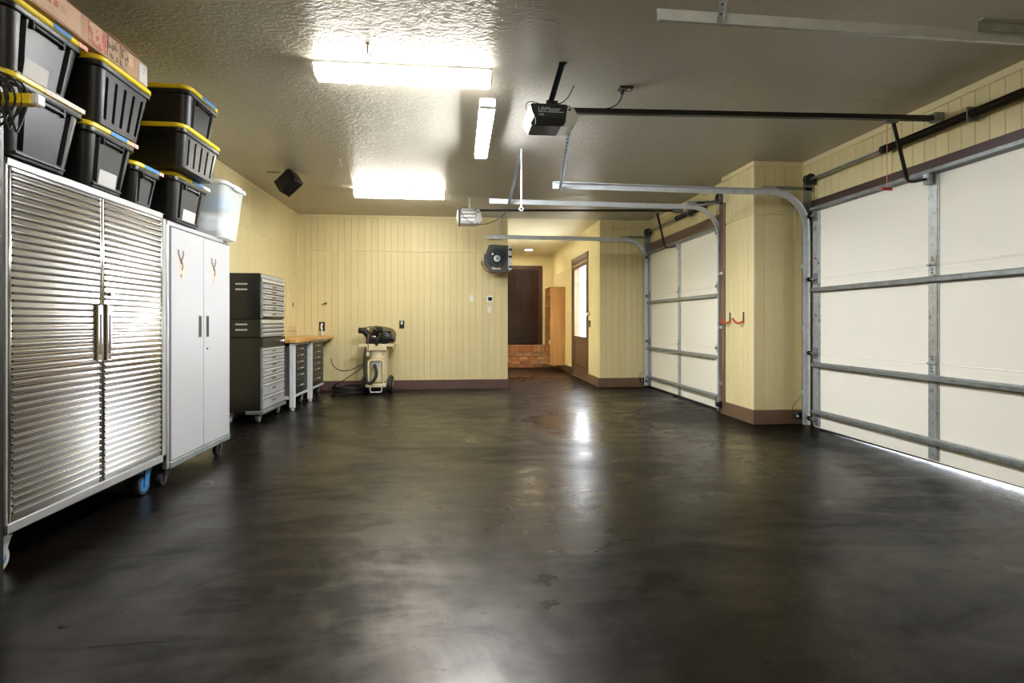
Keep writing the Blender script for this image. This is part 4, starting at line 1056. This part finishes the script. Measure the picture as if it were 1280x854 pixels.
B().box(TX-0.014, TX+0.008, TY0+0.004, TY1-0.004, zc2-0.045, zc2-0.006, bev=0.004).build('trim_strip', 'drawer_bright', t2)
for y in (TY0+0.004, TY1-0.026): B().box(TX-0.014, TX+0.003, y, y+0.022, zc1+0.055, zc2-0.05, bev=0.002).build('corner_post', 'galv_dark', t2)
drawers(t2, stackrows(zc1+0.058, zc2-0.058, [1, 1, 1.2], 0.012), TX, TY0+0.032, TY1-0.045, badge=False)
vents(t2, TY0, 1.005, -2.245)
t3 = thing('rolling_tool_cabinet', (TX-0.2, (TY0+TY1)/2, 0), 'black rolling tool cabinet with silver drawers at the stack bottom', 'tool cabinet')
b = B(); b.box(TB, TX-0.012, TY0, TY1, 0.115, zc1+0.05, bev=0.006); b.build('case', 'tool_black', t3)
B().box(TX-0.014, TX+0.012, TY0+0.002, TY1-0.002, zc1-0.055, zc1+0.048, bev=0.006).build('top_rail', 'tool_black', t3)
for y in (TY0+0.004, TY1-0.026): B().box(TX-0.014, TX+0.003, y, y+0.022, 0.13, zc1-0.05, bev=0.002).build('corner_post', 'galv_dark', t3)
drawers(t3, stackrows(0.145, zc1-0.065, [1, 1, 1, 1, 1, 1.9, 1.9], 0.010), TX, TY0+0.032, TY1-0.032)
b = B(); b.box(TX-0.16, TX+0.020, TY0-0.012, TY1+0.012, 0.095, 0.132, bev=0.005); b.build('base_bumper', 'galv_dark', t3)
for i, y in enumerate((TY0+0.52, TY0+0.565, TY0+0.61)): B().lathe((TX+0.012, y, zc1+0.0), (1, 0, 0), [(0.014, 0), (0.016, 0.008), (0.012, 0.028), (0.006, 0.034)], n=12).build('lock', 'chrome', t3)
for y in (TY0+0.07, TY1-0.07):
    for x in (TX-0.05, TB+0.06): caster(t3, x, y, 0.118, 0.046, 'drawer_bright', 'rubber', 'galv')
# side handle rail of the rolling cabinet
b = B(); b.tube([(TX-0.05, TY1+0.0, 0.70), (TX-0.05, TY1+0.04, 0.70), (TX-0.30, TY1+0.04, 0.70), (TX-0.30, TY1, 0.70)], 0.010, 8); b.build('push_handle', 'chrome', t3)

# ------------------------------------------------------------------ workbench with two rolling drawer cabinets
BX, BY0, BY1, BZ = -1.925, 6.50, 8.355, 0.850
wbn = thing('workbench', (-2.2, 7.42, 0), 'butcher block workbench on white steel legs in the back corner', 'workbench')
b = B(); b.box(-2.45, BX, BY0, BY1, BZ-0.042, BZ, bev=0.005); b.build('bench_top', 'butcher', wbn)
for y in (6.535, 7.28, 8.18):
    for x in ((-2.02, -2.43) if y < 8 else (-2.43,)):
        b = B(); b.box(x, x+0.058, y, y+0.058, 0.028, BZ-0.043, bev=0.004); b.cyl((x+0.03, y+0.03, 0.001), (x+0.03, y+0.03, 0.03), 0.022, n=12); b.build('leg', 'leg_white', wbn)
b = B(); b.box(-2.01, -1.985, 6.55, 8.25, BZ-0.075, BZ-0.043); b.box(-2.42, -2.40, 6.55, 8.25, BZ-0.075, BZ-0.043); b.box(-2.42, -1.99, 8.20, 8.24, BZ-0.085, BZ-0.043)
b.build('top_frame', 'galv', wbn)
B().box(-2.40, -2.0, 6.55, 6.58, 0.13, 0.165).build('stretcher', 'leg_white', wbn)
def rolling(y0, y1, label):
    x = -2.015; r = thing('drawer_cabinet', (-2.2, (y0+y1)/2, 0), label, 'tool cabinet', 'rolling cabinets under the workbench')
    b = B(); b.box(-2.42, x-0.008, y0, y1, 0.135, 0.765, bev=0.005); b.build('case', 'drawer_silver', r)
    for i, (za, zb) in enumerate(stackrows(0.165, 0.757, [1, 1, 1, 1, 1, 2.4], 0.006)):
        b = B(); b.box(x-0.012, x+0.004, y0+0.012, y1-0.012, za, zb, bev=0.002); d = b.build('drawer', 'drawer_dark', r)
        yc = (y0+y1)/2; z = (za+zb)/2
        b = B(); b.box(x+0.004, x+0.016, yc-0.02, yc+0.115, z-0.006, z+0.008, bev=0.003); b.build('handle', 'drawer_bright', d)
        B().box(x+0.004, x+0.006, yc-0.10, yc-0.085, z-0.014, z+0.018).build('label_clip', 'drawer_bright', d)
    B().box(x-0.03, x+0.010, y0+0.002, y1-0.002, 0.132, 0.162, bev=0.003).build('bottom_rail', 'leg_white', r)
    for y in (y0+0.10, y1-0.07):
        for xx in (x-0.06, -2.36): caster(r, xx, y, 0.135, 0.052, 'blue', 'rubber', 'galv')
rolling(6.64, 7.265, 'dark six-drawer rolling cabinet under the near half of the workbench')
rolling(7.42, 8.10, 'dark six-drawer rolling cabinet under the far half of the workbench')

# ------------------------------------------------------------------ wall fixtures
YW = YB-0.0105
def plate(name, x, z, w, h, label, cat, mat='plate_white', inner=None, imat=None):
    r = thing(name, (x, YW, z), label, cat)
    B().box(x-w/2, x+w/2, YW-0.008, YW, z-h/2, z+h/2, bev=0.003).build('cover_plate', mat, r)
    if inner:
        for (dx, dz, iw, ih) in inner:
            B().box(x+dx-iw/2, x+dx+iw/2, YW-0.014, YW-0.007, z+dz-ih/2, z+dz+ih/2, bev=0.002).build('insert', imat, r)
    return r
plate('light_switch', 0.20, 1.435, 0.075, 0.12, 'cream light switch left of the wall control on the back wall', 'switch', inner=[(0, 0, 0.03, 0.06)], imat='fixture_white')
plate('wall_control', 0.485, 1.428, 0.105, 0.105, 'square white wall control with a dark screen on the back wall', 'wall control', 'fixture_white', [(0, 0, 0.062, 0.058)], 'screen')
plate('light_switch', 0.485, 1.262, 0.075, 0.115, 'cream light switch below the wall control with a dark screen', 'switch', inner=[(0, 0, 0.03, 0.06)], imat='fixture_white')
plate('wall_outlet', -0.895, 1.02, 0.075, 0.125, 'dark outlet with a pale cover on the wall right of the compressor', 'outlet', 'dark_metal', [(0, 0.028, 0.03, 0.055)], 'lens')
r = plate('wall_outlet', -2.105, 0.99, 0.085, 0.14, 'dark outlet with white plugs above the workbench', 'outlet', 'dark_metal', [(0, 0.03, 0.032, 0.04), (0, -0.03, 0.032, 0.04)], 'fixture_white')
B().tube(bez((-2.105, YW-0.02, 1.02), (-2.12, YW-0.06, 0.98), (-2.09, YW-0.05, 0.93), (-2.08, YW-0.07, 0.855)), 0.010, 8).build('plug_cord', 'fixture_white', r)
r = thing('wall_hook', (-2.05, YW, 1.34), 'small dark hook on the back wall above the workbench', 'hook')
B().tube([(-2.05, YW, 1.345), (-2.05, YW-0.05, 1.345), (-2.07, YW-0.07, 1.335), (-2.09, YW-0.065, 1.315)], 0.008, 8).build('peg', 'badge', r)
B().cyl((-2.05, YW-0.006, 1.345), (-2.05, YW, 1.345), 0.02, n=10).build('rosette', 'badge', r)
# breaker panel on the left wall
XW = XL+0.0105
r = thing('breaker_panel', (XW, 8.06, 1.3), 'cream painted breaker panel door on the left wall corner', 'electrical panel')
B().box(XW, XW+0.018, 7.86, 8.30, 0.93, 1.74, bev=0.004).build('frame', 'cream_trim', r)
B().box(XW+0.016, XW+0.028, 7.91, 8.25, 0.98, 1.69, bev=0.004).build('panel_door', 'cream_trim', r)
B().box(XW+0.027, XW+0.036, 8.05, 8.075, 1.28, 1.345, bev=0.003).build('latch', 'dark_metal', r)
# double utility hooks on the pier
for y, lb in ((5.36, 'orange utility hook nearer the pier corner'), (5.64, 'orange utility hook beside the far garage door jamb')):
    xp = PX-0.0105
    r = thing('utility_hook', (xp, y, 1.1), lb, 'hook', 'orange hooks on the pier')
    B().box(xp-0.007, xp, y-0.014, y+0.014, 1.05, 1.165, bev=0.003).build('back_plate', 'dark_metal', r)
    B().tube(bez((xp-0.006, y, 1.07), (xp-0.05, y, 1.03), (xp-0.10, y, 1.04), (xp-0.125, y, 1.10), 10), 0.011, 8).build('hook_arm', 'orange_hook', r)

# ------------------------------------------------------------------ ceiling items
sp = thing('loudspeaker', (-1.86, 6.02, H), 'small black loudspeaker tilted on a ceiling bracket', 'speaker')
b = B(); b.box(-0.085, 0.085, -0.075, 0.075, -0.115, 0.115, bev=0.010, seg=2)
rot = Matrix.Rotation(math.radians(-38), 4, 'Z') @ Matrix.Rotation(math.radians(48), 4, 'Y') @ Matrix.Rotation(math.radians(-18), 4, 'X')
bmesh.ops.transform(b.bm, matrix=Matrix.Translation((-1.86, 6.00, 2.585)) @ rot, verts=b.bm.verts); b.build('cabinet', 'tool_black', sp)
b = B(); b.box(0.084, 0.092, -0.066, 0.066, -0.104, 0.104, bev=0.003)
bmesh.ops.transform(b.bm, matrix=Matrix.Translation((-1.86, 6.00, 2.585)) @ rot, verts=b.bm.verts); b.build('grille', 'dark_metal', sp)
b = B(); b.cyl((-1.86, 6.02, H-0.06), (-1.86, 6.02, H-0.001), 0.014, n=10); b.cyl((-1.86, 6.02, H-0.008), (-1.86, 6.02, H-0.0005), 0.045, n=16); b.build('bracket', 'dark_metal', sp)
b = B(); b.box(-2.12, -1.98, 6.06, 6.10, H-0.006, H-0.0005, bev=0.002); tag(b.build('ceiling_plate', 'badge'), 'thin dark strip on the ceiling beside the loudspeaker', 'plate')
for (x, y, lb) in ((-1.215, 5.55, 'small pale ceiling hook between the two wrap lights'), (-0.545, 3.22, 'small dark ceiling hook above the near wrap light')):
    b = B(); b.tube([(x, y, H-0.0005), (x, y, H-0.055), (x+0.012, y, H-0.075), (x+0.024, y, H-0.06)], 0.0045, 6); b.cyl((x, y, H-0.006), (x, y, H-0.0005), 0.012, n=8)
    tag(b.build('ceiling_hook', 'galv_white' if x < -1 else 'badge'), lb, 'hook')

# ------------------------------------------------------------------ hose reel
rc = Vector((0.565, 8.16, 2.03))
hr = thing('hose_reel', (0.565, 8.3, 1.82), 'dark grey retractable hose reel mounted at the corner of the back wall', 'hose reel')
oc = []   # eight-sided case with clipped corners
for (dx, dz) in ((0.185, 0.10), (0.185, 0.205), (0.09, 0.205), (-0.045, 0.215), (-0.115, 0.205), (-0.13, 0.165), (-0.165, 0.075), (-0.185, 0.06), (-0.185, -0.075), (-0.165, -0.09), (-0.10, -0.19), (-0.05, -0.205), (0.09, -0.205), (0.185, -0.20)):
    oc.append((rc.x + dx, rc.z + dz))
B().prism(oc, 'y', 8.06, 8.26).build('case', 'reel', hr)
b = B(); b.lathe((rc.x+0.01, 8.06, rc.z), (0, -1, 0), [(0.150, 0), (0.145, 0.012), (0.118, 0.014), (0.112, 0.004), (0.080, 0.006), (0.074, 0.022), (0.062, 0.024), (0.058, 0.012)], n=28); b.build('side_disc', 'opener_navy', hr)
b = B(); b.lathe((rc.x+0.01, 8.044, rc.z), (0, -1, 0), [(0.052, 0), (0.052, 0.012), (0.034, 0.014), (0.030, 0.006)], n=20); hb = b.build('hub', 'galv', hr)
B().cyl((rc.x+0.01, 8.036, rc.z), (rc.x+0.01, 8.024, rc.z), 0.015, n=12).build('shaft_end', 'dark_metal', hb)
B().box(rc.x-0.075, rc.x-0.045, 8.050, 8.056, rc.z+0.055, rc.z+0.085).build('caution_mark', 'fixture_white', hr)
B().box(rc.x-0.065, rc.x+0.062, 8.052, 8.0595, rc.z-0.165, rc.z-0.125).build('warning_label', 'reel_label', hr)
for k in range(8):
    a = k*math.pi/4+0.3; B().cyl((rc.x+0.01+0.128*math.cos(a), 8.050, rc.z+0.128*math.sin(a)), (rc.x+0.01+0.128*math.cos(a), 8.044, rc.z+0.128*math.sin(a)), 0.008, n=8).build('bolt', 'dark_metal', hr)
b = B(); b.box(0.745, 0.80, 8.05, 8.28, 1.86, 2.22, bev=0.004); br = b.build('mount_bracket', 'galv_white', hr)
for z in (1.905, 2.06, 2.17): B().box(0.75, 0.803, 8.045, 8.052, z-0.018, z+0.016).build('bracket_slot', 'hole', br)
B().box(0.60, 0.76, 8.26, YW, 1.88, 2.18, bev=0.004).build('wall_plate', 'galv_dark', hr)
B().tube(bez((0.53, 8.12, 1.828), (0.44, 8.10, 1.80), (0.36, 8.10, 1.86), (0.345, 8.10, 1.99)), 0.010, 8).build('hose_tail', 'hose_red', hr)
B().cyl((0.345, 8.10, 1.93), (0.343, 8.10, 1.995), 0.013, n=10).build('hose_end', 'badge', hr)
B().cyl((0.345, 8.10, 1.945), (0.39, 8.12, 1.945), 0.006, n=8).build('stopper', 'galv', hr)

# ------------------------------------------------------------------ air compressor
cx, cy = -1.205, 8.06
ac = thing('air_compressor', (cx, cy, 0), 'cream upright air compressor with black pump and motor by the back wall', 'compressor')
b = B(); b.lathe((cx+0.01, cy, 0.14), (0, 0, 1), [(0.02, 0), (0.10, 0.012), (0.135, 0.04), (0.14, 0.07), (0.14, 0.49), (0.135, 0.52), (0.10, 0.545), (0.02, 0.555)], n=28); b.build('tank', 'compressor_cream', ac)
b = B(); b.box(cx-0.265, cx+0.245, cy-0.15, cy+0.15, 0.695, 0.735, bev=0.005); b.box(cx-0.15, cx+0.14, cy-0.16, cy-0.13, 0.64, 0.70, bev=0.004); b.build('motor_plate', 'compressor_cream', ac)
# front frame (rounded hoop) and foot
hoop = [(cx-0.115, 0.12), (cx-0.115, 0.46)] + [(cx-0.115+0.04-0.04*math.cos(a), 0.46+0.04*math.sin(a)) for a in (0.4, 0.8, 1.2, 1.57)] + [(cx+0.055+0.04*math.sin(a), 0.46+0.04*math.cos(a)) for a in (0.0, 0.4, 0.8, 1.2, 1.57)] + [(cx+0.095, 0.12)]
B().tube([(x, cy-0.175, z) for x, z in hoop], 0.016, 10).build('hoop_frame', 'compressor_cream', ac)
b = B(); b.box(cx-0.155, cx+0.135, cy-0.20, cy+0.10, 0.105, 0.155, bev=0.006); b.box(cx-0.15, cx-0.11, cy-0.17, cy-0.13, 0.56, 0.62); b.build('base_plate', 'compressor_cream', ac)
B().tube([(cx-0.09, cy-0.19, 0.11), (cx-0.085, cy-0.20, 0.045), (cx-0.08, cy-0.20, 0.035), (cx+0.07, cy-0.20, 0.035), (cx+0.075, cy-0.20, 0.045), (cx+0.08, cy-0.19, 0.11)], 0.009, 8).build('foot_bar', 'leg_white', ac)
for x in (cx-0.195, cx+0.185):
    b = B(); b.lathe((x-0.03, cy+0.02, 0.13), (1, 0, 0), [(0.06, 0), (0.115, 0.002), (0.13, 0.015), (0.13, 0.045), (0.115, 0.058), (0.06, 0.06)], n=26); w = b.build('wheel', 'rubber', ac)
    B().lathe((x-0.033, cy+0.02, 0.13), (1, 0, 0), [(0.01, 0), (0.062, 0.003), (0.062, 0.063), (0.01, 0.066)], n=18).build('hub', 'compressor_cream', w)
B().cyl((cx-0.20, cy+0.02, 0.13), (cx+0.19, cy+0.02, 0.13), 0.012, n=10).build('axle', 'galv_dark', ac)
# curved labels wrapped on the tank front
def tank_patch(name, z0, z1, a0, a1, mat):
    rad = 0.1412; b = B(); n = 10
    A = [math.radians(a0+(a1-a0)*i/n) for i in range(n+1)]
    b.loft([[(cx+0.01+rad*math.sin(a), cy-rad*math.cos(a), z0) for a in A], [(cx+0.01+rad*math.sin(a), cy-rad*math.cos(a), z1) for a in A]], cap=False, closed=False)
    return b.build(name, mat, ac)
tank_patch('tank_label', 0.40, 0.475, -38, 38, 'tank_label'); tank_patch('warning_label', 0.478, 0.52, -38, 38, 'tank_label_red')
# pump: crankcase with two splayed finned cylinders
b = B(); b.lathe((cx-0.10, cy-0.10, 0.80), (0, 1, 0), [(0.03, 0), (0.065, 0.01), (0.068, 0.12), (0.05, 0.14)], n=18); b.box(cx-0.17, cx-0.03, cy-0.09, cy+0.05, 0.735, 0.775, bev=0.006); b.build('crankcase', 'pump', ac)
for sg, ang in ((-1, 38), (1, 30)):
    d = Vector((sg*math.sin(math.radians(ang)), 0, math.cos(math.radians(ang)))); p = Vector((cx-0.10, cy-0.03, 0.80)); b = B()
    prof = [(0.035, 0.05)]
    for k in range(6): prof += [(0.035, 0.06+k*0.017), (0.052, 0.062+k*0.017), (0.052, 0.070+k*0.017), (0.035, 0.072+k*0.017)]
    prof += [(0.046, 0.168), (0.048, 0.195), (0.03, 0.205)]
    b.lathe(p, d, prof, n=18); b.build('cylinder', 'pump', ac)
    q = p + d*0.165 + Vector((sg*0.02, -0.03, 0)); B().lathe(q + Vector((0, 0.02, 0)), (sg*0.9, -0.45, 0.1), [(0.02, 0), (0.042, 0.008), (0.045, 0.05), (0.03, 0.062)], n=16).build('air_filter', 'rubber', ac)
b = B(); b.tube(bez((cx-0.20, cy-0.07, 0.93), (cx-0.13, cy-0.10, 1.01), (cx-0.07, cy-0.10, 1.01), (cx-0.01, cy-0.07, 0.93)), 0.009, 8); b.build('transfer_pipe', 'guard', ac)
B().tube(bez((cx-0.12, cy-0.13, 0.88), (cx-0.13, cy-0.16, 0.80), (cx-0.12, cy-0.17, 0.74), (cx-0.12, cy-0.17, 0.62)), 0.006, 8).build('copper_line', 'copper', ac)
# belt guard behind
gp = [(cx-0.16, 0.76), (cx-0.17, 0.90), (cx-0.13, 0.985), (cx-0.05, 1.005), (cx+0.10, 0.985), (cx+0.20, 0.955), (cx+0.245, 0.90), (cx+0.245, 0.78), (cx+0.22, 0.745), (cx-0.10, 0.74)]
B().prism(gp, 'y', cy+0.07, cy+0.13).build('belt_guard', 'guard', ac)
# motor
b = B(); b.lathe((cx+0.115, cy-0.145, 0.825), (0, 1, 0), [(0.02, 0), (0.055, 0.004), (0.085, 0.02), (0.088, 0.04), (0.088, 0.18), (0.06, 0.20)], n=24); m_ = b.build('motor', 'pump', ac)
b = B()
for k in range(14):
    a = k*2*math.pi/14; b.obox((cx+0.115+0.088*math.cos(a), cy-0.10, 0.825+0.088*math.sin(a)), (cx+0.115+0.088*math.cos(a), cy+0.03, 0.825+0.088*math.sin(a)), 0.006, 0.010, up=(math.cos(a), 0, math.sin(a)))
b.build('cooling_fins', 'pump', m_)['kind'] = 'stuff'
B().box(cx+0.05, cx+0.19, cy-0.08, cy+0.03, 0.90, 0.925, bev=0.008).build('capacitor_cover', 'pump', m_)
B().cyl((cx+0.20, cy-0.12, 0.81), (cx+0.245, cy-0.12, 0.81), 0.045, n=16).build('junction_box', 'pump', m_)
b = B(); b.box(cx-0.04, cx+0.02, cy-0.16, cy-0.10, 0.735, 0.80, bev=0.005); b.build('pressure_switch', 'pump', ac)
B().lathe((cx-0.035, cy-0.165, 0.835), (0, -1, 0), [(0.024, 0), (0.026, 0.012), (0.018, 0.016)], n=16).build('gauge', 'chrome', ac)
B().cyl((cx+0.0, cy-0.155, 0.72), (cx+0.0, cy-0.155, 0.76), 0.02, n=12).build('regulator_knob', 'dark_metal', ac)
# corrugated hose looping at the front
hp = [(cx-0.15, cy-0.12, 0.70)] + bez((cx-0.165, cy-0.18, 0.60), (cx-0.185, cy-0.22, 0.15), (cx-0.10, cy-0.24, 0.13), (cx-0.04, cy-0.23, 0.20), 16) + bez((cx-0.03, cy-0.23, 0.22), (cx+0.03, cy-0.23, 0.28), (cx+0.01, cy-0.22, 0.36), (cx-0.03, cy-0.19, 0.44), 10)
B().tube(hp, 0.021, 10).build('intake_hose', 'rubber', ac)

# hose coil on the floor, extension lead to it
b = B()
q = random.Random(11)
for k in range(7):
    R = 0.165 + 0.028*q.random(); z = 0.012 + 0.013*k; ox, oy = -1.66+q.uniform(-.015, .015), 8.03+q.uniform(-.015, .015)
    b.tube([(ox+R*1.18*math.cos(a), oy+R*0.95*math.sin(a), z+0.012*math.sin(2*a+k)+0.012) for a in [i*2*math.pi/26 for i in range(27)]], 0.0085, 7)
for k in range(3):
    b.tube(bez((-1.84, 7.98, 0.05+k*0.02), (-1.80, 7.9, 0.16+0.03*k), (-1.74, 7.93, 0.22-0.03*k), (-1.70+0.04*k, 7.90, 0.03)), 0.008, 7)
tag(b.build('air_hose_coil', 'rubber'), 'coiled black air hose on the floor left of the compressor', 'hose')
b = B(); b.tube(bez((-1.93, 8.20, 0.50), (-1.88, 8.12, 0.34), (-1.72, 8.05, 0.24), (-1.38, 7.99, 0.46), 20), 0.006, 7); b.tube(bez((-1.78, 7.95, 0.14), (-1.68, 7.95, 0.22), (-1.52, 7.97, 0.30), (-1.38, 7.985, 0.44), 20), 0.006, 7)
tag(b.build('power_cord', 'rubber'), 'black power cords drooping between the workbench and the compressor', 'cord')
